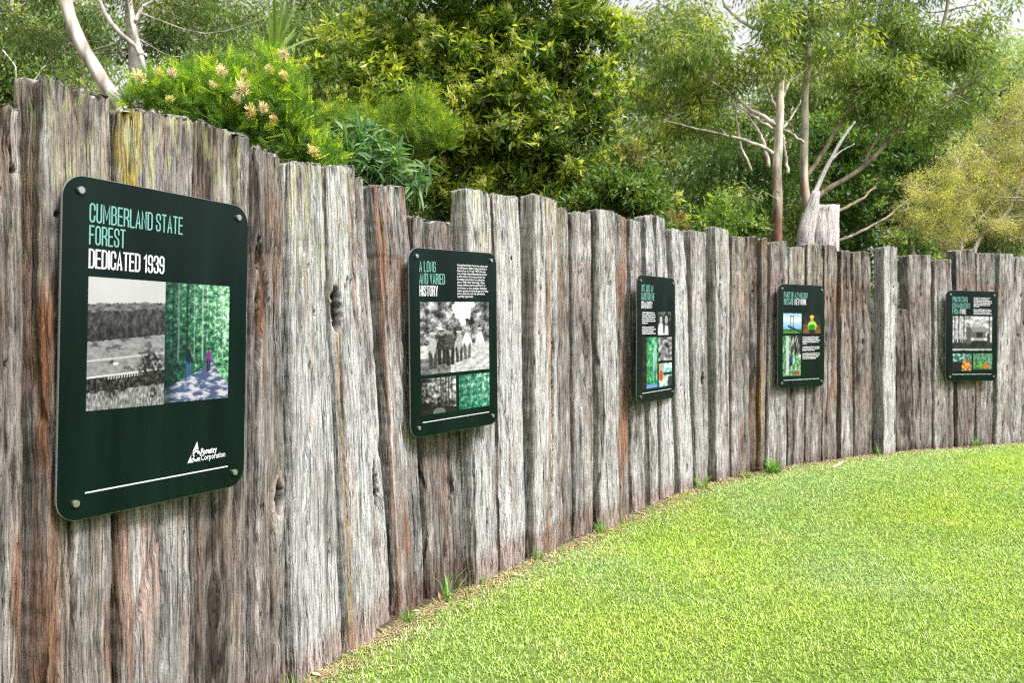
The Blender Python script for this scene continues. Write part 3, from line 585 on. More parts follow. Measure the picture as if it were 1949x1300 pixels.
def text_mesh(name, body, u, v, size, mat_, parent, width=None, leading=1.0, bold=0.0, y0=.0045):
    cu = bpy.data.curves.new(name, 'FONT'); cu.body = body; cu.size = size; cu.space_line = leading; cu.resolution_u = 2; cu.offset = bold
    to = bpy.data.objects.new(name, cu); C.objects.link(to); bpy.context.view_layer.update()
    me = bpy.data.meshes.new_from_object(to.evaluated_get(bpy.context.evaluated_depsgraph_get())); bpy.data.objects.remove(to); me.name = name
    n = len(me.vertices); co = np.empty(n * 3, np.float32); me.vertices.foreach_get('co', co); co = co.reshape(-1, 3)
    f = 1 if width is None else width / (co[:, 0].max() - co[:, 0].min())
    out_ = np.stack([u + (co[:, 0] - co[:, 0].min()) * f, np.full(n, -y0), v + co[:, 1] - co[:, 1].max()], 1)
    me.vertices.foreach_set('co', out_.astype(np.float32).ravel()); me.materials.clear(); me.materials.append(mat_); me.update()
    o = bpy.data.objects.new(name, me); C.objects.link(o); o.parent = parent; return o
def small_print(name, u, v, wdt, rows, pitch, parent, seed):
    """lines of print too small to read in the photo: rows of letter-sized strokes grouped in words"""
    mb = MB(); r = random.Random(seed); z = v
    for row in rows:
        if row > 0:
            x = u; end = u + wdt * row
            while x < end - .006:
                for _ in range(r.randint(2, 8)):
                    if x > end: break
                    hgt = r.choice([.45, .45, .5, .72]) * pitch; lw = .0036
                    box(mb, x, x + lw * .78, -.0052, -.0042, z - pitch * .8, z - pitch * .8 + hgt)
                    x += lw
                x += .0032
        elif mb.n: mb.build(name, M_white, parent); mb = MB()
        z -= pitch
    return mb.build(name, M_white, parent)
def S2L(c): c = np.clip(np.asarray(c, float), 0, 1); return np.where(c <= .04045, c / 12.92, ((c + .055) / 1.055) ** 2.4)
def picture(name, u0, v1, u1, v0, fn, parent, nx=150, label=None):
    """a printed photograph: fn(X, Y) gives sRGB for X 0..1 left to right, Y 0..1 top to bottom"""
    ny = int(nx * (v1 - v0) / (u1 - u0)); X, Y = np.meshgrid(np.linspace(0, 1, nx), np.linspace(0, 1, ny))
    c = S2L(fn(X, Y)) * .50
    V = np.stack([u0 + (u1 - u0) * X, np.full_like(X, -.0043), v1 - (v1 - v0) * Y], -1).reshape(-1, 3)
    i = np.arange(ny - 1)[:, None] * nx; j = np.arange(nx - 1)[None]; Q = np.stack([i + j, i + nx + j, i + nx + j + 1, i + j + 1], -1).reshape(-1, 4)
    mb = MB(); mb.add(V, Q, col=c.reshape(-1, 3)); o = mb.build(name, M_print, parent)
    if label: o['label'] = label
    return o
def ell(X, Y, x, y, rx, ry, soft=.25): return ss(1 + soft, 1 - soft, ((X - x) / rx) ** 2 + ((Y - y) / ry) ** 2)
def rect(X, Y, x0, x1, y0, y1, s=.008): return ss(x0 - s, x0 + s, X) * ss(x1 + s, x1 - s, X) * ss(y0 - s, y0 + s, Y) * ss(y1 + s, y1 - s, Y)
def man(c, X, Y, x, y, h, top, leg, skin=(.75, .7, .68), hat=None, lean=0):
    """small standing figure painted into a printed photo: feet at y, height h"""
    k = (y - Y) * lean; Xx = X - k; wv = h * .13
    c = mix(c, leg, rect(Xx + (y - Y) * .05, Y, x - wv * .80, x - wv * .02, y - h * .55, y, .010)); c = mix(c, leg, rect(Xx - (y - Y) * .04, Y, x + wv * .10, x + wv * .80, y - h * .55, y - .01, .010))
    c = mix(c, top, ell(Xx, Y, x, y - h * .64, wv * .80, h * .23)); c = mix(c, top, ell(Xx - (Y - y + h * .6) * .25, Y, x + wv * .85, y - h * .60, wv * .26, h * .17))
    c = mix(c, top, ell(Xx + (Y - y + h * .6) * .25, Y, x - wv * .85, y - h * .60, wv * .26, h * .17)); c = mix(c, skin, ell(Xx, Y, x, y - h * .92, wv * .5, h * .075))
    if hat is not None: c = mix(c, hat, ell(Xx, Y, x, y - h * .985, wv * .75, h * .035))
    return c
def G3(g): return np.stack([g, g, g * 1.01], -1)
def speck(X, Y, f, s, a=.5, o=3): return fbm(X * f, Y * f, s, o) * a
def pic_landscape(X, Y):
    g = .84 - .05 * Y + speck(X, Y, 3, 1, .03)
    hor = .20 + .015 * pn(X * 9, X * 0, 2) + .01 * pn(X * 40, X * 0, 3) - .03 * X
    g = np.where(Y > hor, .42 + speck(X, Y * 3, 12, 4, .35), g)
    g = np.where(Y > hor + .06 + .01 * pn(X * 20, X * 0, 3), .27 - .10 * ss(.3, .5, Y) + .40 * fbm(X * 16, Y * 16, 5, 5, .7), g)
    f0 = .49 - .06 * X + .008 * pn(X * 20, X * 0, 6)
    g = np.where(Y > f0, .60 + speck(X * .4, Y, 30, 7, .16) - .25 * ss(.18, .35, fbm(X * 6, Y * 18, 8, 3)), g)
    l2 = .63 - .05 * X; g = np.where(np.abs(Y - l2) < .006, .82, g)
    l3 = .755 - .045 * X; g = np.where(Y > l3, .18 + speck(X, Y, 26, 9, .45), g); g = np.where((np.abs(Y - l3) < .007), .9, g)
    g = np.where((Y > l3) & (Y < l3 + .03) & (np.sin(X * 190 + Y * 60) > .2) & (X > .25) & (X < .75), .8, g)
    g = np.where((Y > l3 + .12 + .03 * pn(X * 8, X * 0, 11)), .55 + speck(X, Y * .5, 45, 12, .5), g)
    for x, y, r in ((.82, .70, .17), (.30, .86, .08), (.85, .90, .05)): g = mix(G3(g), G3(np.full_like(g, .16) + speck(X, Y, 40, 14, .3)), ell(X, Y, x, y, r, r * .8, .6) * ss(-.3, .1, fbm(X * 25, Y * 25, 13, 2)))[..., 0]
    g = np.where(ell(X, Y, .35, .655, .035, .01) > .5, .97, g)
    return G3(g)
def forest(seed, deep, mid, lite, skyc, trunks=7, tr=(.75, .8, .8), f=9):
    def fn(X, Y):
        n = fbm(X * f, Y * f, seed, 5, .65); n2 = fbm(X * f * 4, Y * f * 4, seed + 1, 2)
        t = .5 + n * 1.3 + n2 * .45
        t = .5 + (t - .5) * .8 + .22 * (X - .45) + .15 * (.5 - np.abs(Y - .35)); c = mix(mix(deep, mid, ss(.05, .6, t)), lite, ss(.45, 1.0, t)); c = mix(c, skyc, ss(.8, 1.15, t + .15 * (1 - Y)))
        r = random.Random(seed)
        for k in range(trunks):
            x = (k + r.uniform(.2, .8)) / trunks; wd = r.uniform(.006, .016); c = mix(c, np.array(tr) * r.uniform(.35, 1.0), rect(X + .01 * pn(Y * 3, Y * 0, k), Y, x - wd, x + wd, -.1, r.uniform(.8, 1.1), .004) * ss(-.5, .0, n2) * .85)
        return c
    return fn
def pic_walk(X, Y):
    n = fbm(X * 12 + .6 * pn(X * 7, Y * 7, 9), Y * 22, 3, 4, .8); lum = .22 + .42 * X + n * .75 + .12 * ss(.6, .2, Y); c = mix(mix(np.array([.03, .13, .17]), np.array([.16, .42, .30]), ss(.1, .5, lum)), np.array([.62, .86, .66]), ss(.45, .8, lum)); c = mix(c, (.92, .99, .97), ss(.72, .95, lum) * ss(.7, .5, Y))
    for x, w_, v in ((.12, .010, .10), (.20, .014, .55), (.33, .016, .10), (.44, .008, .7), (.57, .012, .80), (.62, .006, .3), (.80, .006, .35), (.90, .008, .75)): c = mix(c, (v, v * 1.04, v), rect(X + .01 * pn(Y * 3, Y * 0, 2), Y, x - w_, x + w_, -.1, .66, .006) * .7)
    pathw = ss(.60, .98, Y); px = .75 - .28 * pathw; hw = .03 + .62 * pathw ** 1.3
    pm = ss(hw, hw - .05, np.abs(X - px) + .02 * pn(X * 12, Y * 12, 4)) * ss(.60, .63, Y)
    c = mix(c, mix(np.array([.30, .36, .52]), np.array([.84, .82, .86]), ss(-.1, .35, fbm(X * 6, Y * 26, 5, 4) + .15 * ss(.7, 1, Y))), pm)
    c = mix(c, (.02, .12, .12), ss(.55, .75, Y) * ss(.25, .05, X) * .6)
    c = man(c, X, Y, .36, .80, .28, (.07, .12, .22), (.22, .38, .66), (.45, .33, .28)); c = man(c, X, Y, .67, .76, .22, (.58, .12, .60), (.10, .08, .12), (.35, .22, .2)); return c
def pic_men(X, Y):
    g = .48 + speck(X, Y, 9, 21, .9, 5) + speck(X, Y, 40, 22, .3, 2); g = np.where(ell(X + .06 * pn(X * 14, Y * 14, 2), Y + .06 * pn(X * 14, Y * 14, 3), .60, .05, .15, .26) + .8 * fbm(X * 16, Y * 16, 5, 3) > .5, .95, g)
    gy = .60 + .02 * pn(X * 6, X * 0, 3); g = np.where(Y > gy, .82 + speck(X, Y * 2, 9, 23, .35, 5), g); g = np.where((Y > .78) & (X < .42), g - .38, g)
    g = np.clip(g, .08, .98); c = G3(g)
    for x, y, h, t, l in ((.17, .93, .50, .75, .25), (.29, .88, .48, .18, .13), (.41, .90, .52, .30, .12), (.54, .86, .44, .72, .25), (.66, .83, .46, .93, .40), (.86, .80, .42, .95, .80)):
        c = man(c, X, Y, x, y, h, (t, t, t), (l, l, l), (.6, .6, .6), (.85, .85, .85) if t > .7 else (.3, .3, .3))
    return np.clip(c + (speck(X, Y, 30, 24, .22, 3))[..., None], 0, 1)
def pic_avenue(X, Y):
    g = .50 + .9 * fbm(X * 9, Y * 9, 31, 5) - .55 * ss(.5, .95, Y) - .3 * ss(.3, .0, X) + .3 * ss(.7, 1, X)
    for k, x in enumerate((.55, .62, .70, .78, .88)): g = np.where(np.abs(X - x) < .016, .15 + .15 * (k % 2), g)
    g = np.where(Y > .82 + .1 * np.abs(X - .45), .12, g); g = np.where(ell(X, Y, .5, .97, .18, .12) > .4, .45, g); return G3(np.clip(g, .04, .97))
def pic_couple(X, Y):
    g = .30 + speck(X, Y, 5, 41, .4)
    for x, y, rx, ry, v in ((.25, .30, .16, .20, .14), (.24, .34, .10, .15, .80), (.66, .28, .20, .26, .10), (.64, .34, .12, .18, .72), (.24, .85, .24, .38, .93), (.62, .92, .26, .34, .90), (.46, .62, .07, .34, .15), (.92, .75, .13, .4, .10)): g = g * (1 - ell(X, Y, x, y, rx, ry)) + v * ell(X, Y, x, y, rx, ry)
    return G3(g)
def pic_hands(X, Y): return G3(np.clip(.52 + speck(X, Y * 1.3, 3.5, 44, 1.1, 5), .08, .92))
def pic_bush(X, Y):
    c = forest(47, (.05, .35, .20), (.20, .65, .38), (.50, .88, .55), (.75, .95, .9), 3, (.3, .5, .6), 7)(X, Y); c = mix(c, (.80, .90, .95), ell(X, Y, .75, .45, .16, .35, .6) * .7)
    c = mix(c, (.45, .65, .9), ss(.90, .95, Y)); return man(c, X, Y, .78, .92, .40, (.10, .20, .60), (.04, .08, .25), (.2, .2, .3))
def pic_map(X, Y):
    c = mix(np.array([.45, .80, .78]), np.array([.95, .98, .97]), ss(-.2, .3, fbm(X * 5, Y * 5, 49, 4) + .3 * (X - Y))); c = mix(c, (.05, .16, .16), rect(X, Y, .35, 1, .40, .52, .03)); c = mix(c, (.08, .10, .10), ss(.55, .6, Y) * ss(.6, .75, X)*.8)
    c = mix(c, (.86, .66, .45), ell(X, Y, .12, .16, .14, .16)); c = mix(c, (.88, .33, .18), ell(X, Y, .16, .52, .16, .24)); k = X * .5 + Y; c = mix(c, (.96, .93, .90), rect(X, k, .10, .70, .86, 1.10, .02)); return c
def pic_tower(X, Y):
    c = mix(np.array([.45, .72, .95]), np.array([.93, .97, 1]), np.clip(1 - np.abs(Y - .3) * 2 + speck(X, Y, 4, 51, .4), 0, 1)); c = mix(c, (.20, .42, .15), ss(.78, .82, Y + .04 * pn(X * 8, X * 0, 3)) ); c = mix(c, (.35, .6, .2), ss(.85, .95, Y + .1 * pn(X * 14, Y * 14, 3)))
    for a in (rect(X, Y, .37, .40, .10, .95), rect(X, Y, .53, .56, .10, .8), rect(X, Y, .37, .56, .11, .16), rect(X, Y - (X - .25) * .45, .25, 1, .58, .68)): c = mix(c, (.12, .15, .17), a)
    return c
def pic_worker(X, Y):
    c = mix(np.array([.03, .07, .05]), np.array([.55, .33, .16]), ss(.35, .8, Y + speck(X, Y, 9, 53, .5))); c = mix(c, (.72, .95, .25), ell(X, Y, .52, .60, .26, .26)); c = mix(c, (.08, .55, .16), ell(X, Y, .50, .68, .20, .15)); c = mix(c, (.05, .10, .10), rect(X, Y, .34, .68, .82, 1))
    c = mix(c, (.75, .6, .5), ell(X, Y, .50, .27, .09, .13)); return mix(c, (.95, .85, .10), ell(X, Y, .50, .13, .12, .09))
def pic_rock(X, Y):
    c = forest(57, (.10, .30, .18), (.35, .60, .40), (.75, .88, .70), (.92, .97, .92), 0)(X, Y); c = mix(c, (.80, .84, .82), rect(X, Y, .18, .34, 0, .98, .02)); c = mix(c, mix(np.array([.08, .08, .08]), np.array([.75, .75, .75]), ss(.0, .5, pn(X * 14 + Y * 5, Y * 3, 58))), ss(.42, .5, X + .05 * pn(Y * 9, Y * 0, 2)) * ss(.50, .42, Y))
    c = mix(c, (.12, .25, .55), ell(X, Y, .45, .58, .09, .10)); c = mix(c, (.08, .10, .12), ell(X, Y, .45, .70, .08, .06)); return mix(c, (.62, .33, .2), ell(X, Y, .75, .92, .18, .05))
def pic_truck(X, Y):
    g = .80 + speck(X, Y, 9, 61, .8, 5)
    for k, x in enumerate((.05, .15, .93, .28)): g = np.where(np.abs(X - x) < .014, .25, g)
    g = np.where(Y > .76, .16 + speck(X, Y, 12, 62, .15), g); g = np.where((Y > .93) & (Y < .975 + .02 * pn(X * 9, X * 0, 1)), .85, g)
    c = G3(np.clip(g, .05, .98))
    for x0, x1, y0, y1, v in ((.44, .84, .40, .62, .42), (.50, .84, .30, .44, .60), (.60, .76, .46, .64, .12), (.46, .86, .62, .70, .70), (.47, .88, .70, .80, .08), (.48, .60, .80, .88, .04), (.74, .84, .78, .88, .04), (.34, .46, .30, .78, .35), (.88, .95, .48, .80, .2)): c = mix(c, (v, v, v), rect(X, Y, x0, x1, y0, y1, .012))
    for x in (.50, .84): c = mix(c, (.95, .95, .95), ell(X, Y, x, .66, .035, .045))
    for x in (.07, .2, .31): c = man(c, X, Y, x, .80, .30, (.75, .75, .75), (.2, .2, .2))
    return c
def pic_fire(X, Y):
    c = mix(np.array([.20, .42, .38]), np.array([.80, .90, .90]), ss(-.1, .4, fbm(X * 6, Y * 6, 65, 4))); c = mix(c, (.03, .05, .05), ss(.55, .42, X - .2 * (1 - Y)) * ss(.40, .55, Y)); n = fbm(X * 7, Y * 7, 66, 4); f = ell(X + .25 * n, Y + .2 * pn(X * 9, Y * 5, 3), .74, .72, .24, .34, .6)
    return mix(c, mix(np.array([.85, .28, .03]), np.array([1, .85, .35]), ss(-.25, .3, n)), f * ss(-.5, -.2, n))
def pic_fire2(X, Y):
    c = forest(67, (.05, .25, .12), (.25, .55, .25), (.60, .80, .75), (.70, .88, .95), 6)(X, Y); n = pn(X * 9, Y * 9, 4); c = mix(c, (.45, .72, .18), ell(X + .1 * n, Y, .40, .66, .11, .22, .5)); c = mix(c, (.90, .46, .16), ell(X + .12 * n, Y - .1 * n, .70, .72, .15, .15, .8)); return mix(c, (.05, .07, .05), ss(.88, .95, Y))

def rounded(w_, h_, r, n=8):
    o = []
    for cx, cy_, a in ((w_ / 2 - r, h_ / 2 - r, 0), (-w_ / 2 + r, h_ / 2 - r, 90), (-w_ / 2 + r, -h_ / 2 + r, 180), (w_ / 2 - r, -h_ / 2 + r, 270)):
        o += [(cx + r * math.cos(R(a + 90 * i / n)), cy_ + r * math.sin(R(a + 90 * i / n))) for i in range(n + 1)]
    return np.array(o)
def slab(mb, prof, y0, y1, cap0=True, cap1=True):
    n = len(prof); V = [(x, y0, z) for x, z in prof] + [(x, y1, z) for x, z in prof]; V += [(0, y0, 0), (0, y1, 0)]
    T = ([(2 * n, i, (i + 1) % n) for i in range(n)] if cap0 else []) + ([(2 * n + 1, n + (i + 1) % n, n + i) for i in range(n)] if cap1 else [])
    mb.add(V, [(i, n + i, n + (i + 1) % n, (i + 1) % n) for i in range(n)], T)
def sign(x, y, z, ang, roll, label):
    o = empty('information_sign', (x, y, z), label, 'sign', 'green information signs fixed along the timber fence')
    o.rotation_euler = (0, -R(roll), R(ang)) if False else (0, 0, 0)
    from mathutils import Matrix
    o.matrix_world = Matrix.Translation((x, y, z)) @ Matrix.Rotation(R(ang), 4, 'Z') @ Matrix.Rotation(-R(roll), 4, 'Y')
    mb = MB(); slab(mb, rounded(.7625, 1.0975, .0735), -.0015, .006); mb.build('backing_plate', M_edge, o)
    mb = MB(); slab(mb, rounded(.759, 1.094, .072), -.004, -.0016); mb.build('panel', M_panel, o)
    for bx, bz in ((-.325, .5), (.327, .5), (-.322, -.492), (.327, -.492)):
        mb = MB(); a = np.linspace(0, 2 * np.pi, 20, endpoint=False); pr = np.stack([np.cos(a), np.sin(a)], 1)
        slab(mb, pr * .0115, -.014, .03, True, False); slab(mb, pr * .0102, -.0155, -.014, True, False); 
        b = mb.build('bolt', M_bolt, o); b.location = (bx, 0, bz)
    mb = MB(); box(mb, -.288, .296, -.0048, -.004, -.4672, -.4628); mb.build('white_line', M_white, o)
    return o
def words(o, lines, name='heading'):
    """lines: (text, u, v, width, white?)"""
    for white in (False, True):
        mb = MB(); k = 0
        for t_, u, v, wd, wh in lines:
            if wh == white: heading(mb, t_, u, v, width=wd, sw=.0060 if wh else .0050); k += 1
        if k: mb.build('white_heading' if white else 'teal_heading', M_white if white else M_teal, o)
s1 = sign(-1.2305, 2.7815, 1.519, 62.7, -1.2, 'big green sign reading Cumberland State Forest dedicated 1939, nearest of all')
words(s1, [('CUMBERLAND STATE', -.291, .466, .360, 0), ('FOREST', -.291, .394, .130, 0), ('DEDICATED 1939', -.291, .318, .285, 1)])
picture('photograph', -.290, .228, .0015, -.204, pic_landscape, s1, 190, 'black and white print of cleared hills'); picture('photograph', .0015, .228, .292, -.200, pic_walk, s1, 190, 'green colour print of two walkers on a forest path')
t_ = text_mesh('lettering', 'Forestry', .1685, -.381, .030, M_white, s1, .074, bold=.0012); t_['label'] = 'bold word Forestry'
t_ = text_mesh('lettering', 'Corporation', .1685, -.4045, .030, M_white, s1, .115, bold=.0003)
mb = MB(); mb.add([(.108, -.0045, -.427), (.166, -.0045, -.427), (.150, -.0045, -.352)], T=[(0, 1, 2)]); lg = mb.build('logo', M_white, s1)
def disc(mb, cx, cz, r, y, a0=0, a1=360, r0=0, n=28):
    A = np.radians(np.linspace(a0, a1, n + 1)); V = [(cx + r * math.cos(a), y, cz + r * math.sin(a)) for a in A] + [(cx + r0 * math.cos(a), y, cz + r0 * math.sin(a)) for a in A]
    mb.add(V, [(i, n + 1 + i, n + 2 + i, i + 1) for i in range(n)])
mb = MB(); disc(mb, .147, -.405, .0235, -.0049, r0=.001); mb.build('logo_ring', M_panel, lg)
mb = MB(); disc(mb, .147, -.405, .0205, -.0053, 20, 150, .014); disc(mb, .147, -.405, .0205, -.0053, 200, 330, .013)
for a in (0, 120, 240): disc(mb, .147 + .008 * math.cos(R(a)), -.405 + .008 * math.sin(R(a)), .0125, -.0055 - a * 1e-6, a - 20, a + 120, .0075)
mb.build('logo_swirl', M_white, lg)
s2 = sign(-.342, 4.786, 1.481, 50.5, .9, 'green sign headed A long and varied history with six men in a grey print')
words(s2, [('A LONG', -.302, .474, .133, 0), ('AND VARIED', -.302, .403, .210, 0), ('HISTORY', -.302, .332, .150, 1)])
text_mesh('body_text', 'Cumberland State Forest has a long and\nvaried history. Before being declared a\nState forest on 14 July 1939, the area\nwas actually cleared farmland as shown\nin this picture of surveyors from the\nForestry Commission surveying the\nsite in 1938. After becoming a State\nforest, half the site was planted as an\narboretum, or tree museum, featuring\nnative species including Bunya and Hoop\npines, while the rest was allowed to\nnaturally regenerate.', .014, .468, .0178, M_white, s2, .284, leading=.98, bold=.0003)
picture('photograph', -.300, .236, .302, -.190, pic_men, s2, 170, 'black and white print of six standing men'); picture('photograph', -.295, -.213, -.006, -.424, pic_avenue, s2, 90, 'dark black and white print of a tree avenue')
picture('photograph', .020, -.213, .302, -.424, forest(71, (.02, .30, .28), (.15, .52, .42), (.55, .80, .62), (.92, 1, .97), 9, (.7, .85, .8), 8), s2, 100, 'teal coloured print of tall forest')
s3 = sign(1.2765, 6.961, 1.437, 54, -.2, 'narrow looking green sign headed Not just an oasis for the community, middle of the five')
words(s3, [('NOT JUST AN', -.303, .468, .225, 0), ('OASIS FOR THE', -.303, .398, .250, 0), ('COMMUNITY', -.303, .326, .210, 1)])
small_print('body_text', -.290, .236, .262, (.9, .95, 1, .95, .98, .4, 0, .9, 1, .85, 1), .0180, s3, 3)
picture('photograph', .018, .238, .290, .030, pic_couple, s3, 50, 'black and white print of two faces'); picture('photograph', -.200, .013, .010, -.430, pic_bush, s3, 44, 'green forest print with blue figure'); picture('photograph', -.276, .013, -.200, -.430, lambda X, Y: mix(np.full(X.shape + (3,), .08), (.24, .17, .15), ss(-.2, .3, fbm(X * 2, Y * 9, 3, 3))), s3, 20, 'dark brown trunk strip')
picture('photograph', .030, .010, .310, -.200, pic_hands, s3, 50, 'grey print of tangled roots'); picture('photograph', .040, -.224, .310, -.432, pic_map, s3, 50, 'colour print with a white sheet and orange shirt')
s4 = sign(3.094, 8.423, 1.426, 32.2, -.4, 'green sign headed Part of a 2 million hectare network with four small pictures')
words(s4, [('PART OF A 2 MILLION', -.289, .466, .382, 0), ('HECTARE', -.289, .395, .153, 0), ('NETWORK', -.121, .395, .190, 1)])
picture('photograph', -.299, .240, -.004, .030, pic_tower, s4, 60, 'print of a lookout tower under blue sky'); picture('photograph', .022, .232, .314, .028, pic_worker, s4, 60, 'print of a worker in yellow helmet'); picture('photograph', -.305, .003, -.016, -.422, pic_rock, s4, 60, 'print of climber among rocks and ferns')
small_print('body_text', .013, -.004, .292, (.95, .9, 1, .92, .25, 0, 1, .95, .7, 0, .98, 1, .9, .8), .0176, s4, 4)
s5 = sign(5.579, 9.5665, 1.40, 15, -.7, 'green sign headed Protecting communities from fire, rightmost, with truck and flames')
words(s5, [('PROTECTING', -.290, .472, .222, 0), ('COMMUNITIES', -.290, .397, .258, 0), ('FROM', -.290, .325, .105, 0), ('FIRE', -.170, .325, .082, 1)])
small_print('body_text', .023, .472, .272, (.92, .85, 1, 1, .95, .9, .35, 0, .97, 1, .95, 1), .0176, s5, 5)
picture('photograph', -.282, .239, .302, -.184, pic_truck, s5, 100, 'black and white print of an old truck'); picture('photograph', -.278, -.213, .002, -.423, pic_fire, s5, 60, 'print of orange flames'); picture('photograph', .025, -.213, .308, -.423, pic_fire2, s5, 60, 'print of fire crew in green forest')

# ------------------------------------------------------------------ plants
def unit(v): return v / (np.linalg.norm(v, axis=-1, keepdims=True) + 1e-9)
def leaves(mb, P, D, L, W, col, g, fold=.25):
    """kite-shaped leaves folded along the midrib"""
    n = len(P); r = unit(g.normal(size=(n, 3))); D = unit(D); A = unit(np.cross(D, r)); B = np.cross(D, A)
    L = np.broadcast_to(L, (n,))[:, None]; W = np.broadcast_to(W, (n,))[:, None]
    V = np.stack([P, P + D * L * .45 + A * W * .5 + B * W * fold, P + D * L, P + D * L * .45 - A * W * .5 + B * W * fold], 1).reshape(-1, 3)
    k = np.arange(n)[:, None, None] * 4
    mb.add(V, T=(np.array([[0, 1, 2], [0, 2, 3]])[None] + k).reshape(-1, 3), col=np.repeat(np.clip(col, 0, 1), 4, axis=0))
def blob_points(blobs, n, g, gap=.0, gs=1.0, sd_=1):
    """cluster centres through the volume of several ellipsoids, thicker towards the outside, with gaps"""
    vol = np.array([b[1][0] * b[1][1] * b[1][2] for b in blobs]) ** .75; cnt = np.maximum(1, (vol / vol.sum() * n).astype(int)); P = []; H = []
    for (c, r), m in zip(blobs, cnt):
        d = unit(g.normal(size=(m, 3))); q = d * (g.random((m, 1)) ** .42); p = np.asarray(c) + q * np.asarray(r)
        P.append(p); H.append(q[:, 2] * .6 + np.linalg.norm(q, axis=1) * .6)
    P = np.concatenate(P); H = np.concatenate(H)
    k = fbm(P[:, 0] * gs + P[:, 1] * .6 * gs, P[:, 2] * gs + P[:, 1] * .4, sd_, 3) + g.normal(0, .08, len(P)) > gap - .5
    return P[k], H[k]
def crown(mb, blobs, ncl, per, style, pal, seed, gap=.0, gs=1.0, LW=(.10, .03), cr=.16, tip=.5, lump=2.5):
    g = np.random.default_rng(seed); m_ = max(4, int(ncl / 11)); Q, _ = blob_points(blobs, m_, g, gap, gs, seed)
    # boughs: each a lump of clusters, fuller on top, and the new leaves on its upper side
    k_ = 11; d_ = unit(g.normal(size=(len(Q) * k_, 3)) + [0, 0, .25]); q_ = g.random((len(d_), 1)) ** .4; rl = np.repeat(cr * lump * g.uniform(.6, 1.3, len(Q)), k_)[:, None]
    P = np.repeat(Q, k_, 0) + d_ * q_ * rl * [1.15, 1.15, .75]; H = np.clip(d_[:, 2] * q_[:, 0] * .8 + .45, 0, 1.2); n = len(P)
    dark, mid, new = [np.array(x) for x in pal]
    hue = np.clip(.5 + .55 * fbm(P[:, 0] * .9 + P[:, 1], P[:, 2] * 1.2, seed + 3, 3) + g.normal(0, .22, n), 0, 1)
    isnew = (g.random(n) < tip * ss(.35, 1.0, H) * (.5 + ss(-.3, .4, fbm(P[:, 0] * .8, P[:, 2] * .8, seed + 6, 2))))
    N_ = n * per; base = np.repeat(P, per, 0)
    ax = unit(g.normal(size=(n, 3)) + np.array([0, 0, {'droop': -.3, 'rosette': .9, 'up': .8, 'random': .1}[style]])); AX = np.repeat(ax, per, 0)
    R_ = g.normal(size=(N_, 3))
    if style == 'rosette':
        D = unit(AX * .35 + unit(R_) * .95 + [0, 0, -.10]); pos = base + AX * cr * g.uniform(-.6, .4, (N_, 1)) + R_ * cr * .12
    elif style == 'droop':
        D = unit(unit(R_) * .75 + [0, 0, -.75]); pos = base + R_ * cr * np.array([.5, .5, .42]) + AX * cr * g.uniform(-.5, .5, (N_, 1))
    elif style == 'up':
        D = unit(AX + unit(R_) * .7); pos = base + R_ * cr * .45
    else:
        D = unit(R_); pos = base + R_ * cr * .5
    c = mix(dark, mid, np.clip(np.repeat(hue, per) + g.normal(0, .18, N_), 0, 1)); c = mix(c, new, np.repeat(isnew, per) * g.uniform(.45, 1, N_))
    c = c * g.uniform(.75, 1.25, (N_, 1))
    leaves(mb, pos, D, LW[0] * g.uniform(.45, 1.35, N_), LW[1] * g.uniform(.5, 1.4, N_), c, g)
    return P, H, isnew
def px_blobs(L, d, zr=1.0):
    """(px, py, half width px, half height px[, extra distance]) at distance d"""
    o = []
    for b in L:
        dd = d + (b[4] if len(b) > 4 else 0); o.append((at(b[0], b[1], dd), (b[2] / 1500 * dd, zr * .5 * (b[2] + b[3]) / 1500 * dd, b[3] / 1500 * dd)))
    return o
def to_ground(p): return np.array([p[0], p[1], float(gz(p[0], p[1])) - .15])
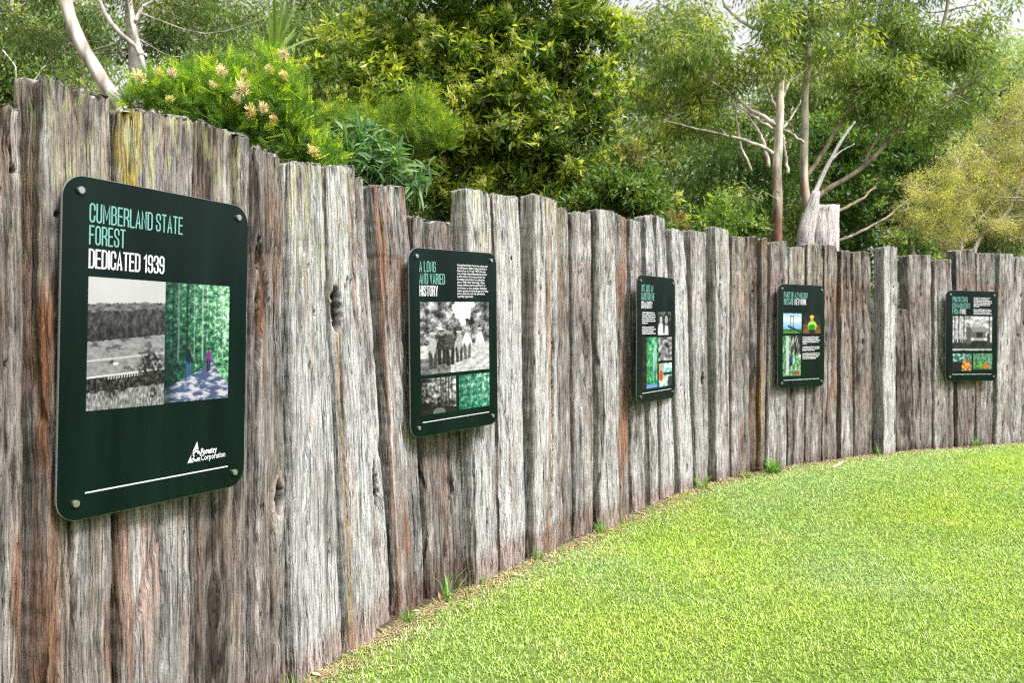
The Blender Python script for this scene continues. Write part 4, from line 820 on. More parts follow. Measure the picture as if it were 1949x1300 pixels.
def tree(name, label, cat, d, stems, blobs, ncl, per, style, pal, seed, bark=(.45, .40, .34), gap=0., gs=1., LW=(.1, .03), cr=.16, tip=.5, zr=1., twigs=90, group=None, leafmat=None, limbs=(), tw=.012):
    """stems: lists of (px, py[, extra distance]) from the foot up with radii in px; each reaches the ground"""
    g = np.random.default_rng(seed + 900); tb = MB(); pts = []; bark = np.array(bark)
    B = px_blobs(blobs, d, zr) if blobs else []
    def pp(q): return at(q[0], q[1], d + (q[2] if len(q) > 2 else 0))
    first = None
    for path, r0, r1 in stems:
        P = [pp(q) for q in path]
        P = [to_ground(P[0])] + P; m = bez(P, 26); rad = np.linspace(r0 * 1.15, r1, len(m)) / 1500 * d
        m = m + np.stack([fbm(m[:, 2] * .8, m[:, 2] * 0, seed, 2), fbm(m[:, 2] * .8, m[:, 2] * 0 + 9, seed, 2), m[:, 2] * 0], 1) * .04
        bk = mix(np.array([.26, .14, .095]), bark, ss(3.4, 4.6, m[:, 2] + .7 * fbm(m[:, 2] * 2, m[:, 2] * 0, 3, 2))) if seed == 53 else bark
        cb = bk * (.85 + .35 * fbm(m[:, 2] * 1.3, m[:, 2] * 0 + 2, seed + 5, 3))[:, None]; tube(tb, m, rad, 12, cb, rough=.12); pts.append(m)
        if first is None: first = m[0]
    for path, r0, r1 in limbs:
        m = bez([pp(q) for q in path], 18); rad = np.linspace(r0, r1, len(m)) / 1500 * d
        m = m + np.stack([fbm(np.arange(len(m)) * .35, m[:, 2] * 0 + k_, seed, 2) for k_ in (1, 5, 9)], 1) * .02 * d / 8
        tube(tb, m, rad, 8, bark * (.9 + .3 * fbm(np.arange(len(m)) * .3, m[:, 2] * 0, seed + 8, 2))[:, None], rough=.1); pts.append(m)
    A = np.concatenate(pts)
    o = empty(name, tuple(first), label, cat, group)
    cb_ = MB(); Pc = np.zeros((0, 3))
    if B:
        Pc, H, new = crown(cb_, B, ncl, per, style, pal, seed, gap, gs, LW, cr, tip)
        for p in Pc[g.permutation(len(Pc))[:twigs]]:
            dd = np.linalg.norm(A - p, axis=1) + np.maximum(0, A[:, 2] - p[2]) * .8; q = A[np.argmin(dd + g.random(len(A)) * .6)]
            v = p - q; mid_ = q + v * .5 + g.normal(size=3) * .09 * np.linalg.norm(v); m = bez([q, mid_, p], 7)
            tube(tb, m, np.linspace(tw, tw * .25, len(m)), 5, bark * g.uniform(.6, 1.0), cap=False)
    t = tb.build('trunk', M_bark, None, smooth=True); c = cb_.build('crown', leafmat or M_leaf, None) if B else None
    for ch in (t, c):
        if ch is not None: ch.data.transform(__import__('mathutils').Matrix.Translation(-Vector(first))); ch.parent = o
    return o, Pc

DK = (.042, .078, .015); MD = (.10, .17, .03); LM = (.50, .58, .04)
# dense dark broad-leaved tree with lime tips and cream flower heads
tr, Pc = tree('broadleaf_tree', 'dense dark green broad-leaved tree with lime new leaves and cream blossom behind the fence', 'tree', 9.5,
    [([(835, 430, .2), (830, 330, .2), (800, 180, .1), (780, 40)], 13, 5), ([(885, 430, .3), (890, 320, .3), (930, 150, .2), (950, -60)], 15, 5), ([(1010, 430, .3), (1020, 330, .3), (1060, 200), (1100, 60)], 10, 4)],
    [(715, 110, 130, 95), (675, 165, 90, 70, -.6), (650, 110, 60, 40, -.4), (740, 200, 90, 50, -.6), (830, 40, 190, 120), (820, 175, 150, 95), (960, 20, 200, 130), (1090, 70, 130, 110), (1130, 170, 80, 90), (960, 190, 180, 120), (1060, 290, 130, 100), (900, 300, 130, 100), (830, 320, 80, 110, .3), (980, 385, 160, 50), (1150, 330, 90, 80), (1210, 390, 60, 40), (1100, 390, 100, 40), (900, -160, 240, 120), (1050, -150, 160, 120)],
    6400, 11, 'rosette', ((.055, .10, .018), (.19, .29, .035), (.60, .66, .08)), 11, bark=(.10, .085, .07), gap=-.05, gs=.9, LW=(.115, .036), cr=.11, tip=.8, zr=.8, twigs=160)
g = np.random.default_rng(5); bl = MB(); sel = Pc[(g.random(len(Pc)) < .20) & (Pc[:, 2] > 3.0)]
off = np.array(tr.location)
for p in sel - off + [0, -.03, .03]:
    n = 46; v = unit(g.normal(size=(n, 3)) + [0, -.2, .5]); leaves(bl, p + g.normal(0, .022, (n, 3)), v, .038, .012, np.array([.60, .60, .24]) * g.uniform(.7, 1.2, (n, 1)), g)
bl.build('blossom', M_softleaf, tr)
# reddish smaller shrub at its right foot
tr, Pc = tree('flowering_shrub', 'leafy shrub with coral red flower sprays right of the dense dark tree', 'shrub', 8.8, [([(1205, 470), (1200, 380), (1190, 330)], 5, 2)],
    [(1190, 345, 70, 50), (1225, 385, 50, 40), (1160, 385, 60, 35), (1200, 300, 30, 35), (1250, 400, 30, 20)], 620, 10, 'rosette', (MD, (.18, .29, .06), (.48, .42, .14)), 23, gap=-.2, LW=(.085, .032), cr=.09, tip=.4, twigs=30)
for a, b in ((1205, 288), (1212, 300), (1196, 275), (1222, 296), (1215, 284)):
    fl = MB(); p = at(a, b, 8.6) - np.array(tr.location); n = 22; leaves(fl, p + g.normal(0, .05, (n, 3)), g.normal(size=(n, 3)), .035, .012, np.array([.30, .17, .10]) * g.uniform(.7, 1.3, (n, 1)), g); tube(fl, [p - [0, 0, .10], p, p + [0, 0, .08]], .004, 4, (.2, .12, .06)); fl.build('flower_spray', M_petal, tr)
tr, Pc = tree('flowering_shrub', 'low shrub with orange flower heads just above the fence top, past the middle', 'shrub', 9.2, [([(1290, 480), (1290, 440)], 4, 2)],
    [(1300, 440, 90, 28), (1380, 425, 70, 30), (1240, 440, 50, 30)], 520, 10, 'rosette', (MD, (.22, .36, .06), (.42, .54, .07)), 27, gap=-.2, LW=(.07, .026), cr=.09, tip=.4, twigs=20)
for a, b in ((1272, 405), (1286, 412), (1298, 409), (1290, 424), (1305, 428)):
    fl = MB(); p = at(a, b, 8.9) - np.array(tr.location); n = 40; leaves(fl, p + g.normal(0, .022, (n, 3)), g.normal(size=(n, 3)), .035, .010, np.array([.42, .20, .11]) * g.uniform(.7, 1.3, (n, 1)), g); fl.build('flower_head', M_petal, tr)

# feathery grevillea with spidery flowers
def feathery(name, label, cat, d, blobs, nf, pal, seed, stem, FL=.15, NL=18, lw=.0035, ll=.05, tip=.5):
    g = np.random.default_rng(seed); B = px_blobs(blobs, d, .9); P, H = blob_points(B, nf, g, .20, 2.4, seed); n = len(P)
    D = unit(unit(g.normal(size=(n, 3))) + np.array([0, -.15, .75])); Sd = unit(np.cross(D, g.normal(size=(n, 3)))); hue = np.clip(.5 + .6 * fbm(P[:, 0] * 2, P[:, 2] * 2, seed, 3) + g.normal(0, .2, n), 0, 1)
    c = mix(np.array(pal[0]), np.array(pal[1]), hue); c = mix(c, np.array(pal[2]), (g.random(n) < tip * ss(.3, 1, H)) * .9)
    t = np.tile(np.linspace(.12, 1, NL // 2), 2); sg = np.repeat([1, -1], NL // 2)
    q = np.repeat(P, NL, 0) + np.repeat(D, NL, 0) * FL * np.tile(t, n)[:, None]; dd = np.repeat(D, NL, 0) * .8 + np.repeat(Sd, NL, 0) * np.tile(sg, n)[:, None]
    mb = MB(); leaves(mb, q, dd, ll * np.tile(1.1 - .6 * t, n), lw * 1.4, np.repeat(c, NL, 0) * g.uniform(.8, 1.2, (n * NL, 1)), g)
    leaves(mb, P, D, FL, lw, c * .8, g)
    tb = MB(); f0 = to_ground(at(*stem[0], d)); A = bez([f0] + [at(a, b, d) for a, b in stem], 14); tube(tb, A, np.linspace(.03, .012, len(A)), 8, (.16, .12, .09))
    for p in P[g.permutation(n)[:110]]:
        a = A[np.argmin(np.linalg.norm(A - p, axis=1) + np.maximum(0, A[:, 2] - p[2]) + g.random(len(A)) * .3)]; m = bez([a, (a + p) / 2 + g.normal(0, .04, 3), p], 6); tube(tb, m, np.linspace(.007, .002, len(m)), 4, (.20, .16, .09), cap=False)
    o = empty(name, tuple(f0), label, cat); Mx = __import__('mathutils').Matrix.Translation(-Vector(f0))
    for nm, b_, m_ in (('stem', tb, M_bark), ('foliage', mb, M_softleaf)):
        ch = b_.build(nm, m_, None); ch.data.transform(Mx); ch.parent = o
    return o
gv = feathery('feathery_shrub', 'feathery bright green shrub with pink and yellow spidery flowers above the nearest sign', 'shrub', 5.2,
    [(455, 128, 26, 24), (350, 140, 26, 18), (285, 152, 22, 14), (510, 118, 22, 30), (400, 138, 18, 16), (330, 178, 70, 36), (420, 175, 75, 42), (290, 190, 60, 25), (400, 215, 90, 45), (490, 205, 65, 60), (540, 160, 40, 50), (520, 270, 80, 50), (590, 290, 50, 40), (455, 250, 80, 40), (560, 220, 40, 50), (620, 310, 50, 30), (240, 205, 30, 12)], 3300,
    ((.075, .17, .035), (.28, .48, .05), (.66, .78, .05)), 31, [(450, 330), (440, 260), (420, 200)], FL=.12, NL=18, lw=.0034, ll=.045)
def spider(px, py, d, size, cols, seed):
    g = np.random.default_rng(seed); mb = MB(); p0 = at(px, py, d) - np.array(gv.location); n = 120; ax = unit(np.array([g.normal(0, .5), -.5, .6]))
    for k in range(n):
        t = g.uniform(-1, 1); b = p0 + ax * t * size * .35; dr = unit(unit(g.normal(size=3)) + ax * .35); L = size * g.uniform(.45, .75)
        m = np.array([b, b + dr * L * .6, b + dr * L + np.array([0, 0, .15 * L]) - dr * L * .08]); c = np.array(cols[g.integers(len(cols))]) * g.uniform(.8, 1.15)
        tube(mb, m, [size * .022, size * .018, size * .028], 3, np.clip(c, 0, 1), cap=False)
    mb.build('spider_flower', M_petal, gv)
PINK = [(.78, .58, .46), (.86, .78, .62), (.88, .86, .72)]; YEL = [(.78, .74, .25), (.80, .72, .36), (.78, .80, .38)]; ORG = [(.76, .50, .28), (.82, .68, .32), (.84, .70, .48)]
for i, (a, b, sz, cc) in enumerate([(266, 148, .085, YEL + PINK[1:]), (302, 138, .06, YEL), (328, 140, .06, PINK), (421, 138, .075, PINK), (463, 170, .10, PINK + ORG), (452, 188, .06, PINK), (477, 214, .08, ORG + YEL), (502, 208, .07, PINK + ORG),
        (322, 190, .055, YEL), (465, 140, .05, YEL), (541, 107, .07, PINK + ORG), (513, 134, .065, YEL), (541, 144, .06, YEL + ORG), (598, 290, .075, ORG + YEL), (520, 226, .05, ORG), (408, 163, .05, PINK + YEL)]): spider(a, b, 4.95, sz * .86, cc, 60 + i)
feathery('feathery_shrub', 'soft fine-leaved yellow-green shrub standing between the spidery-flowered shrub and the dense tree', 'shrub', 7.3,
    [(700, 245, 80, 35), (790, 215, 50, 35), (770, 265, 90, 40), (640, 240, 45, 35), (840, 260, 30, 40), (680, 300, 80, 40)], 1500, ((.075, .15, .025), (.24, .38, .05), (.56, .64, .05)), 33, [(740, 360), (740, 260)], FL=.17, NL=18, lw=.0045, ll=.065)
# lance-leaved shrub
def lance(name, label, d, blobs, ncl, per, seed, LW, pal, stem):
    g = np.random.default_rng(seed); B = px_blobs(blobs, d, .9); P, H = blob_points(B, ncl, g, -.3, 1.2, seed); n = len(P); ax = unit(g.normal(size=(n, 3)) * .6 + [0, -.1, .9])
    N_ = n * per; A = np.repeat(ax, per, 0); b = np.repeat(P, per, 0) + A * g.uniform(-.14, .06, (N_, 1)); D = unit(A * .5 + unit(g.normal(size=(N_, 3)))); c = mix(np.array(pal[0]), np.array(pal[1]), np.clip(np.repeat(g.random(n), per) + g.normal(0, .25, N_), 0, 1)) 
    L = LW[0] * g.uniform(.6, 1.25, N_); W = LW[1] * g.uniform(.7, 1.2, N_); mb = MB(); Sd = unit(np.cross(D, g.normal(size=(N_, 3)))); Bn = np.cross(D, Sd); Bn *= np.sign(Bn[:, 2:3] + 1e-6)
    # three-part arching leaves
    p = [b, b + D * L[:, None] * .35 + [0, 0, .01], b + D * L[:, None] * .72 - [0, 0, .012], b + D * L[:, None] - np.array([0, 0, 1]) * L[:, None] * .22]; w_ = W[:, None]
    V = np.stack([p[0], p[1] + Sd * w_ * .5 + Bn * w_ * .15, p[1] - Sd * w_ * .5 + Bn * w_ * .15, p[2] + Sd * w_ * .38 + Bn * w_ * .12, p[2] - Sd * w_ * .38 + Bn * w_ * .12, p[3], p[1], p[2]], 1).reshape(-1, 3); k = np.arange(N_)[:, None, None] * 8
    T = (np.array([[0, 1, 6], [0, 6, 2], [1, 3, 7], [1, 7, 6], [6, 7, 4], [6, 4, 2], [3, 5, 7], [7, 5, 4]])[None] + k).reshape(-1, 3); mb.add(V, T=T, col=np.repeat(c, 8, 0))
    tb = MB(); f0 = to_ground(at(*stem[0], d)); 
    for q in P: 
        f = f0 + g.normal(0, .12, 3) * [1, 1, 0]; m = bez([f, (f + q) / 2 + g.normal(0, .08, 3), q + ax[0] * .02], 9); tube(tb, m, np.linspace(.008, .003, len(m)), 4, (.12, .14, .06), cap=False)
    o = empty(name, tuple(f0), label, 'shrub'); Mx = __import__('mathutils').Matrix.Translation(-Vector(f0))
    for nm, b_, m_ in (('stem', tb, M_bark), ('foliage', mb, M_leaf)):
        ch = b_.build(nm, m_, None); ch.data.transform(Mx); ch.parent = o
    return o
lance('lance_leaved_shrub', 'shrub of long narrow glossy leaves rising behind the fence between first and second signs', 5.7, [(680, 300, 70, 45), (740, 310, 55, 35), (630, 285, 45, 40), (690, 255, 40, 20), (790, 330, 25, 30), (650, 330, 90, 30)], 120, 15, 41, (.155, .026), ((.07, .17, .055), (.24, .38, .17)), [(690, 420)])
# strap-leaved plant
def strap():
    g = np.random.default_rng(77); d = 6.6; f0 = to_ground(at(530, 300, d)); o = empty('strap_leaved_plant', tuple(f0), 'tall plant with a fan of upright strap leaves on a thin stem at upper left', 'plant'); tb = MB(); top = at(524, 108, d) - f0
    tube(tb, bez([(0, 0, 0), top * .5 + [.05, 0, 0], top], 12), .02, 8, (.22, .18, .12)); tb.build('stem', M_bark, o)
    mb = MB()
    for k in range(22):
        a = g.uniform(0, 6.28); up = g.uniform(.55, 1.0) if k > 5 else 1.0; L = g.uniform(.35, .62) * (1.15 if k < 6 else 1); D = np.array([math.cos(a) * (1.15 - up), math.sin(a) * (1.15 - up), up]); D /= np.linalg.norm(D); s_ = unit(np.cross(D, [0.1, 1, 0.05]))
        w_ = .011; P = [top + D * L * t - np.array([0, 0, 1]) * (t * t * L * .55 * (1.05 - up)) for t in (0, .3, .6, .85, 1)]; ww = [.6, 1, .9, .55, .05]
        V = []; [V.extend([p - s_ * w_ * q, p + s_ * w_ * q]) for p, q in zip(P, ww)]; mb.add(V, [(2 * i, 2 * i + 1, 2 * i + 3, 2 * i + 2) for i in range(4)], col=np.array([.22, .34, .07]) * g.uniform(.6, 1.3))
    mb.build('leaf_fan', M_leaf, o)
strap()

# gum trees
GD = (.065, .11, .03); GM = (.18, .27, .07); GT = (.40, .42, .10); WB = (.62, .55, .48)
tree('gum_tree', 'smooth pale-barked gum tree with a leaning trunk at the far upper left', 'tree', 8.6,
    [([(330, 330), (262, 250), (215, 185), (160, 95), (132, 30), (118, -60), (100, -200)], 13, 10), ([(262, 330, .8), (262, 200, .8), (256, 100, .8), (250, 0, .8), (245, -120, .8)], 15, 11)],
    [(60, 60, 80, 60, 1), (160, 40, 60, 50, 1.5), (330, 60, 80, 60, 1), (420, 30, 80, 50, 1), (210, -80, 180, 60, .5), (80, -60, 100, 60, .6)], 620, 34, 'droop', (GD, GM, GT), 51, bark=WB, gap=.34, gs=1.6, LW=(.085, .020), cr=.16, tip=.4, twigs=50,
    limbs=[([(290, 230, .3), (284, 170, .3), (272, 118, .3), (258, 88, .3), (212, 45, .2), (185, -10, .1), (160, -80)], 5.5, 3.8), ([(268, 105, .3), (256, 60, .35), (246, -5, .4), (240, -60, .4)], 6, 4), ([(257, 40, .35), (270, 15, .4), (298, -8, .5), (340, -50, .6)], 4, 2), ([(238, 110, .8), (226, 92, .7), (228, 75, .6), (245, 72, .5)], 3, 1.5), ([(60, 160, 2), (85, 125, 2), (112, 105, 2)], 2, 1), ([(5, 95, 2), (28, 125, 2), (30, 150, 2)], 2, 1)])
RB = (.64, .56, .46)
tree('gum_tree', 'tall eucalypt with peeling pinkish trunk and many bare side limbs, upper right', 'tree', 15,
    [([(1478, 480), (1480, 380), (1482, 250), (1487, 150), (1493, 20), (1496, -120)], 9.5, 5), ([(1548, 480, .6), (1535, 380, .6), (1531, 290, .6), (1533, 180, .6), (1542, 60, .6), (1548, -60, .6)], 9, 5)],
    [(1400, 60, 120, 75), (1300, 120, 80, 70), (1260, 190, 50, 60, 1), (1330, 215, 80, 50, 1), (1480, 20, 100, 70), (1560, 70, 90, 70), (1500, 120, 60, 40, -.5), (1360, 135, 60, 50), (1590, -60, 120, 70), (1400, -80, 160, 80), (1450, 370, 80, 35, -.5), (1510, 350, 40, 45, -.6)], 1250, 38, 'droop', ((.09, .15, .035), (.33, .43, .085), (.66, .68, .12)), 53, bark=RB, gap=.40, gs=1.0, LW=(.145, .032), cr=.21, tip=.5, twigs=70, tw=.016,
    limbs=[([(1475, 237), (1430, 208), (1395, 182), (1345, 150), (1298, 133)], 4.5, 1.2), ([(1472, 292), (1430, 270), (1385, 258), (1330, 245), (1262, 228)], 4, 1.2), ([(1463, 318), (1455, 275), (1438, 240), (1418, 216)], 4, 1.5), ([(1477, 208), (1462, 170), (1443, 130)], 4, 1.5),
            ([(1430, 325), (1412, 280), (1402, 225), (1403, 165), (1440, 146)], 2.6, 1), ([(1490, 245), (1508, 220), (1525, 190)], 2.5, 1), ([(1530, 272), (1505, 252), (1490, 246)], 2.5, 1.2), ([(1487, 190), (1500, 160), (1512, 138)], 3.5, 1.5), ([(1500, 330), (1495, 290), (1490, 255)], 3, 1.5), ([(1470, 60), (1420, 45), (1385, 15), (1370, -10)], 4, 2), ([(1470, 440), (1430, 425), (1388, 405)], 2.6, 1), ([(1542, 80, .6), (1560, 40, .6), (1580, -10, .6)], 3.5, 2), ([(1470, 245), (1440, 225), (1400, 200), (1350, 190)], 3, 1)])
tree('gum_tree', 'eucalypt with long slanting brown limbs and drooping leaves near the right edge', 'tree', 16.5,
    [([(1520, 480), (1545, 385), (1640, 320), (1705, 250), (1745, 180), (1775, 110), (1800, 20), (1815, -80)], 4.8, 2.6)],
    [(1680, 60, 90, 75), (1780, 60, 80, 70), (1840, 110, 50, 80), (1740, 160, 90, 55), (1810, 210, 65, 50), (1650, 150, 70, 50), (1860, 20, 40, 50), (1740, -70, 130, 80), (1640, 220, 60, 40)], 1150, 38, 'droop', ((.09, .15, .04), (.33, .43, .10), (.64, .66, .14)), 57, bark=(.40, .32, .24), gap=.40, gs=1.0, LW=(.15, .034), cr=.22, tip=.5, twigs=80, tw=.016,
    limbs=[([(1530, 345), (1560, 300), (1605, 228), (1650, 165), (1690, 90), (1700, 20)], 4.5, 2), ([(1640, 320), (1665, 270), (1700, 220)], 3, 1.5), ([(1590, 405), (1640, 378), (1675, 345)], 3.5, 1.2), ([(1590, 462), (1650, 435), (1705, 400), (1760, 350)], 3, 1.2), ([(1745, 180), (1720, 140), (1700, 110)], 2.5, 1.2), ([(1705, 250), (1745, 235), (1800, 200)], 2.5, 1)])
# yellow-green wispy bush on the right
tr, Pc = tree('wispy_bush', 'airy wispy yellow-green bush with thin pale twigs at the right edge', 'shrub', 12.5, [([(1830, 500), (1840, 450), (1880, 400), (1925, 345)], 3.6, 1.4), ([(1810, 500), (1770, 450), (1740, 420)], 2.4, .8), ([(1850, 500), (1920, 400), (1960, 300), (1975, 230)], 4.5, 1.5)],
    [(1745, 385, 45, 14), (1775, 345, 45, 16), (1760, 425, 50, 18), (1815, 300, 50, 15), (1830, 370, 55, 18), (1800, 405, 55, 16), (1860, 330, 50, 16), (1850, 440, 60, 18), (1900, 290, 50, 16), (1905, 385, 55, 18), (1890, 245, 30, 12), (1935, 200, 40, 13), (1950, 245, 50, 14), (1945, 340, 50, 18), (1940, 430, 60, 20), (1985, 290, 50, 30), (2000, 380, 60, 40), (1720, 405, 22, 9), (1860, 275, 35, 12), (1800, 455, 50, 14), (1990, 180, 50, 25)],
    2100, 34, 'up', ((.44, .41, .22), (.58, .56, .26), (.76, .78, .20)), 61, bark=(.66, .58, .48), gap=.05, gs=1.6, LW=(.042, .010), cr=.10, tip=.6, twigs=360, tw=.011, leafmat=M_softleaf, zr=1.6,
    limbs=[([(1838, 460), (1800, 430), (1765, 390), (1755, 360)], 2, .8), ([(1862, 425), (1845, 385), (1838, 340), (1825, 310)], 2, .8), ([(1900, 375), (1890, 330), (1895, 280)], 1.8, .8), ([(1925, 345), (1945, 300), (1938, 250)], 1.6, .7), ([(1800, 480), (1790, 440), (1745, 400), (1722, 400)], 1.6, .6), ([(1960, 300), (1930, 250), (1905, 240)], 1.8, .7)])
# dead bleached stump
def stump():
    d = 10.5; f0 = to_ground(at(1560, 480, d)); o = empty('dead_tree', tuple(f0), 'bleached dead tree stump with one bare grey limb behind the fence', 'dead tree'); col = (.58, .535, .515)
    def obj_(name, path, rad, n=20, flat=None):
        P = bez(path, 24) - f0; mb = MB(); r = np.interp(np.linspace(0, 1, len(P)), np.linspace(0, 1, len(rad)), rad); a = np.linspace(0, 2 * np.pi, n, endpoint=False)
        A, Z = np.meshgrid(a, np.arange(len(P))); rr = r[:, None] * (1 + .10 * pn(A * 1.9, Z * .12, 5) - .16 * (1 - ss(0, .25, np.abs(pn(A * 2.2 + 3, Z * .08, 9)))))
        V = P[:, None] + np.stack([np.cos(A) * rr, np.sin(A) * rr * .8, np.zeros_like(A)], -1); V[-1, :, 2] += .05 * pn(a * 2, a * 0, 4); K = n; nz = len(P); i = np.arange(nz - 1)[:, None] * K; j = np.arange(K)[None]; k = (j + 1) % K
        UV = np.stack([A * .15, V[..., 2]], -1).reshape(-1, 2); V = V.reshape(-1, 3); V = np.concatenate([V, [P[-1] + [0, 0, .02]]]); UV = np.concatenate([UV, [[0, 0]]]); T = [((nz - 1) * K + q, (nz - 1) * K + (q + 1) % K, nz * K) for q in range(K)]
        mb.add(V, np.stack([i + j, i + k, i + K + k, i + K + j], -1).reshape(-1, 4), T, np.array(col)); return mb.build(name, M_wood, o, smooth=True, uv=UV)
    obj_('stump', [f0, f0 + [0, 0, .8], f0 + [0, 0, 1.6], at(1566, 480, d), at(1568, 430, d), at(1571, 392, d)], [.36, .32, .28, .24, .205, .185], 48)
    obj_('leaning_stem', [f0 + [-.2, -.1, 0], f0 + [-.2, -.1, .8], f0 + [-.2, -.1, 1.7], at(1534, 470, d - .1), at(1537, 432, d - .1), at(1546, 395, d - .1), at(1553, 365, d - .1)], [.16, .16, .15, .13, .115, .085, .055], 32)
    obj_('bare_limb', [at(1545, 398, d - .1), at(1556, 355, d), at(1583, 300, d), at(1605, 262, d), at(1627, 232, d)], [.052, .036, .031, .025, .014], 14)
    obj_('bare_limb', [at(1580, 306, d), at(1600, 288, d), at(1626, 274, d)], [.028, .02, .010], 10)
stump()
# the wood behind: each tree by itself
def wood_tree(px, top, wpx, d, seed, pal, label, bottom=520, gap=.0, ncl=None, trunkx=0, per=26, style='droop', LW=(.18, .052), cr=.32, bark=(.30, .25, .20), tip=.35):
    g = random.Random(seed); h = bottom - top; B = []
    for k in range(9):
        y = top + h * (.10 + .85 * (k + .5) / 9); ww = wpx * (.55 + .45 * math.sin(math.pi * min(1, (k + 1.5) / 8))) * g.uniform(.5, .75)
        for q in range(2): B.append((px + g.uniform(-.5, .5) * wpx, y + g.uniform(-.04, .04) * h, ww * g.uniform(.6, .9), h * g.uniform(.07, .12), g.uniform(-1, 1)))
    t = trunkx or g.uniform(-.15, .15) * wpx
    tree('woodland_tree', label, 'tree', d, [([(px + t, 540), (px + t * .8, (top + 540) / 2), (px, top + h * .1)], g.uniform(7, 11) * 18 / d, 3)], B, int(1.35 * ncl) if ncl else int(1000 * wpx / 150 * (h / 500)), per, style, pal, seed, bark=bark, gap=gap, gs=.45, LW=LW, cr=cr, tip=tip, twigs=30, tw=.02, group='trees of the wood beyond the fence')
OL = ((.08, .13, .035), (.22, .31, .075), (.44, .52, .12)); LG = ((.15, .21, .075), (.34, .42, .14), (.58, .62, .15)); DG = ((.05, .11, .025), (.13, .24, .05), (.28, .42, .07)); FR = ((.30, .38, .22), (.44, .53, .30), (.58, .66, .32))
wood_tree(20, -60, 150, 13, 71, OL, 'olive green woodland tree at the extreme left edge', gap=.22, LW=(.11, .034), cr=.24, ncl=1500, per=22)
wood_tree(150, -80, 110, 18, 72, LG, 'lighter woodland tree seen between the two pale gum trunks', gap=.26, LW=(.13, .04), cr=.28, ncl=900, per=22)
wood_tree(370, -90, 150, 15, 73, OL, 'olive woodland tree above the spidery-flowered shrub', gap=.20, LW=(.12, .036), cr=.26, ncl=1400, per=22)
wood_tree(560, -90, 130, 17, 74, OL, 'grey-green woodland tree behind the strap-leaved plant', gap=.14, LW=(.13, .04), cr=.28, ncl=1300, per=22)
wood_tree(720, -60, 130, 19, 75, DG, 'dark woodland tree whose top shows left of the dense tree', gap=.0)
wood_tree(930, 60, 200, 20, 76, DG, 'dark woodland tree behind the dense broad-leaved tree', gap=-.1)
wood_tree(1235, 30, 90, 24, 77, LG, 'pale yellowish woodland tree directly right of the dense tree', gap=.2, LW=(.19, .055))
wood_tree(1330, -40, 130, 22, 78, LG, 'light green woodland tree left of the peeling eucalypt', gap=.2, LW=(.19, .055))
wood_tree(1410, 250, 120, 19, 79, DG, 'shorter deep green tree low beside the peeling trunk', gap=-.05)
wood_tree(1640, 190, 110, 21, 80, DG, 'deep green tree directly behind the bleached stump', gap=-.12, style='rosette', LW=(.15, .07), cr=.28)
wood_tree(1740, 230, 90, 20, 81, DG, 'deep green tree at the left of the wispy yellow bush', gap=-.08, style='rosette', LW=(.15, .07), cr=.28)
wood_tree(1560, -20, 130, 25, 82, LG, 'light green tree seen between the eucalypt trunks', gap=.2, LW=(.20, .06))
wood_tree(1900, 70, 110, 30, 83, FR, 'hazy pale tree under the white sky at the right edge', gap=-.1, ncl=1500, LW=(.20, .07), cr=.45)
wood_tree(2020, 60, 120, 26, 84, LG, 'large light green tree partly cut by the right edge', gap=.0, LW=(.20, .06))
wood_tree(1720, 20, 120, 24, 85, LG, 'light green tree behind the slanting-limbed eucalypt', gap=.1, LW=(.20, .06))
# far wood that reads as one mass
def far_wood():
    g = np.random.default_rng(91); mb = MB(); B = []
    for k in range(46):
        x = -900 + k * 84 + g.uniform(-30, 30); top = 200 + 50 * math.sin(k * 1.7)
        for q in range(4): B.append((at(x + g.uniform(-40, 40), top + (560 - top) * (q + .5) / 4, 38 + g.uniform(-4, 4)), (2.0, 2.0, 1.7)))
    crown(mb, B, 9000, 16, 'random', ((.12, .17, .08), (.24, .31, .13), (.40, .46, .18)), 92, -.1, .3, (.42, .16), .8, .4)
    tag(mb.build('far_wood', M_leaf), 'continuous mass of distant forest foliage behind the nearer trees', 'forest', kind='stuff')
far_wood()

# the wood on the near side of the lawn, behind the camera: it shades and is mirrored in the sign panels
def near_wood():
    g = np.random.default_rng(95); mb = MB(); B = []
    for k in range(26):
        a = R(112 + k * 6.0); d = 15 + g.uniform(-2, 3); x, y = math.sin(a) * d, math.cos(a) * d; h = g.uniform(6, 10)
        for q in range(3): B.append((np.array([x + g.uniform(-1, 1), y + g.uniform(-1, 1), 1 + h * (q + .3) / 3]), (1.3, 1.3, h * .17)))
        tube(mb, [(x, y, -.2), (x, y, h * .5), (x + .3, y, h * .9)], [.16, .12, .05], 7, (.35, .28, .22))
    crown(mb, B, 4200, 14, 'random', ((.06, .09, .03), (.14, .20, .06), (.30, .34, .1)), 96, .1, .5, (.34, .13), .5, .4)
    tag(mb.build('surrounding_wood', M_leaf), 'ring of woodland on the near side of the lawn', 'forest', kind='stuff')
near_wood()

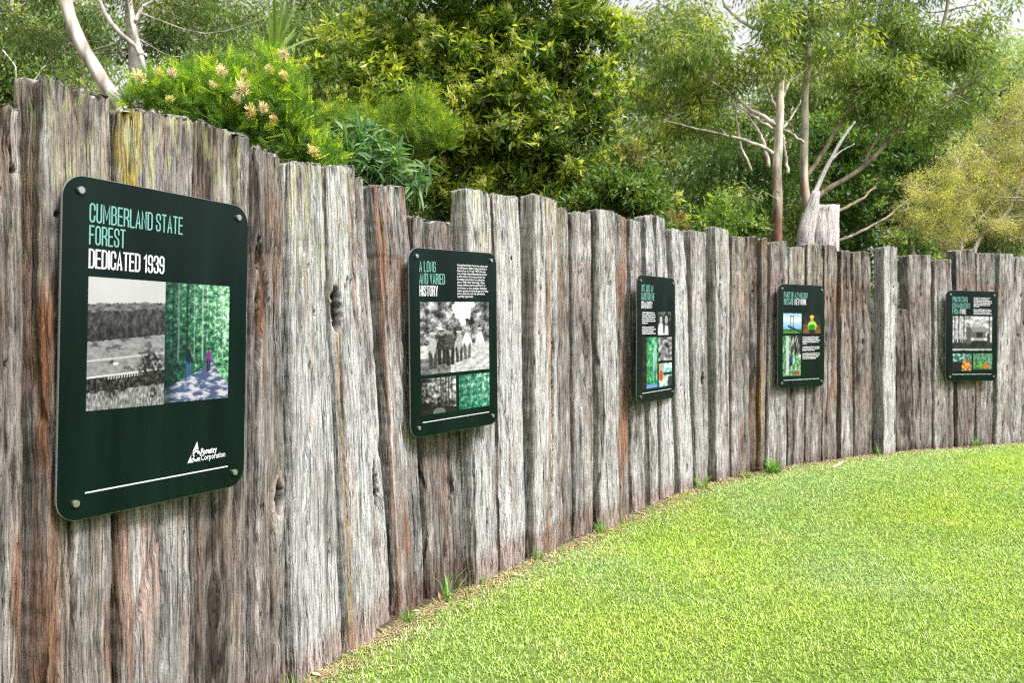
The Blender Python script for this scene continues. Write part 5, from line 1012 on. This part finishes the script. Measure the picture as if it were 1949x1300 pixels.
# ------------------------------------------------------------------ weeds along the fence foot
def weed(px, py, d_off, n, L, label, wide=.006, col=(.16, .34, .05), lean=.5, dry=False, seed=0):
    r = (px - 974.5) / 1500; f = FC[:, 0] - r * FC[:, 1]; i = int(np.where((f[:-1] < 0) & (f[1:] >= 0))[0][-1]); p = FC[i] - FN[i] * d_off
    g = np.random.default_rng(200 + seed + int(px)); mb = MB(); z = float(gz(p[0], p[1])); x = g.normal(0, .02, n); y = g.normal(0, .02, n)
    c = np.array(col) * g.uniform(.7, 1.4, (n, 1)); 
    if dry: c[::3] = (.45, .36, .16)
    blades(mb, x, y, np.zeros(n), L * g.uniform(.4, 1.1, n), wide * g.uniform(.6, 1.3, n), g.uniform(0, 6.28, n), g.uniform(.05, lean, n), g.uniform(.1, 1.0, n), c)
    o = mb.build('grass_tuft', M_grass); o.location = (p[0], p[1], z - .005); tag(o, label, 'weed', 'weed tufts at the foot of the fence')
weed(548, 1290, .05, 16, .16, 'small weed tuft at the fence foot by the bottom edge of the photo', lean=.6)
weed(770, 1165, .05, 30, .13, 'low leafy weed tuft below the left edge of second sign')
weed(845, 1110, .05, 15, .34, 'tallest grass weed, standing beside the short ragged post below second sign', wide=.008, lean=.45)
weed(905, 1105, .04, 24, .13, 'weed tuft in the dark gap just right of the tallest weed')
weed(1018, 1060, .05, 26, .17, 'weed tuft in the gap before the split sleeper with the ochre crack', lean=.4)
weed(1138, 1000, .05, 34, .17, 'bushy weed tuft between second and third signs, left of a pair')
weed(1172, 985, .05, 14, .24, 'thin upright weed tuft between second and third signs, right of a pair', lean=.5)
weed(1330, 915, .05, 18, .26, 'weed tuft with arching blades just right of third sign', wide=.010, lean=.7)
weed(1408, 905, .08, 60, .15, 'straggly low weed patch left of the fourth sign', dry=True, lean=1.2)
weed(1462, 885, .10, 70, .24, 'largest leafy weed clump, at the lower left of the fourth sign', wide=.014, lean=.9)
weed(1530, 880, .05, 20, .09, 'tiny weed tuft beneath the fourth sign')
weed(1670, 860, .05, 34, .20, 'arching weed tuft at the foot of the pale squared sleeper', lean=.9)
weed(1857, 845, .05, 30, .22, 'weed tuft growing in the crack beneath the fifth sign', lean=.6)
mb = MB(); r_ = random.Random(4)
p = np.array([at(1585, 878, 8.35), at(1597, 874, 8.4), at(1604, 868, 8.45)]); p[:, 2] = gz(p[:, 0], p[:, 1]) + [.012, .03, .05]; tube(mb, p, [.012, .016, .006], 7, (.55, .42, .30)); tag(mb.build('fallen_bark', M_straw), 'curled piece of fallen bark lying on the dry clippings right of fourth sign', 'bark')
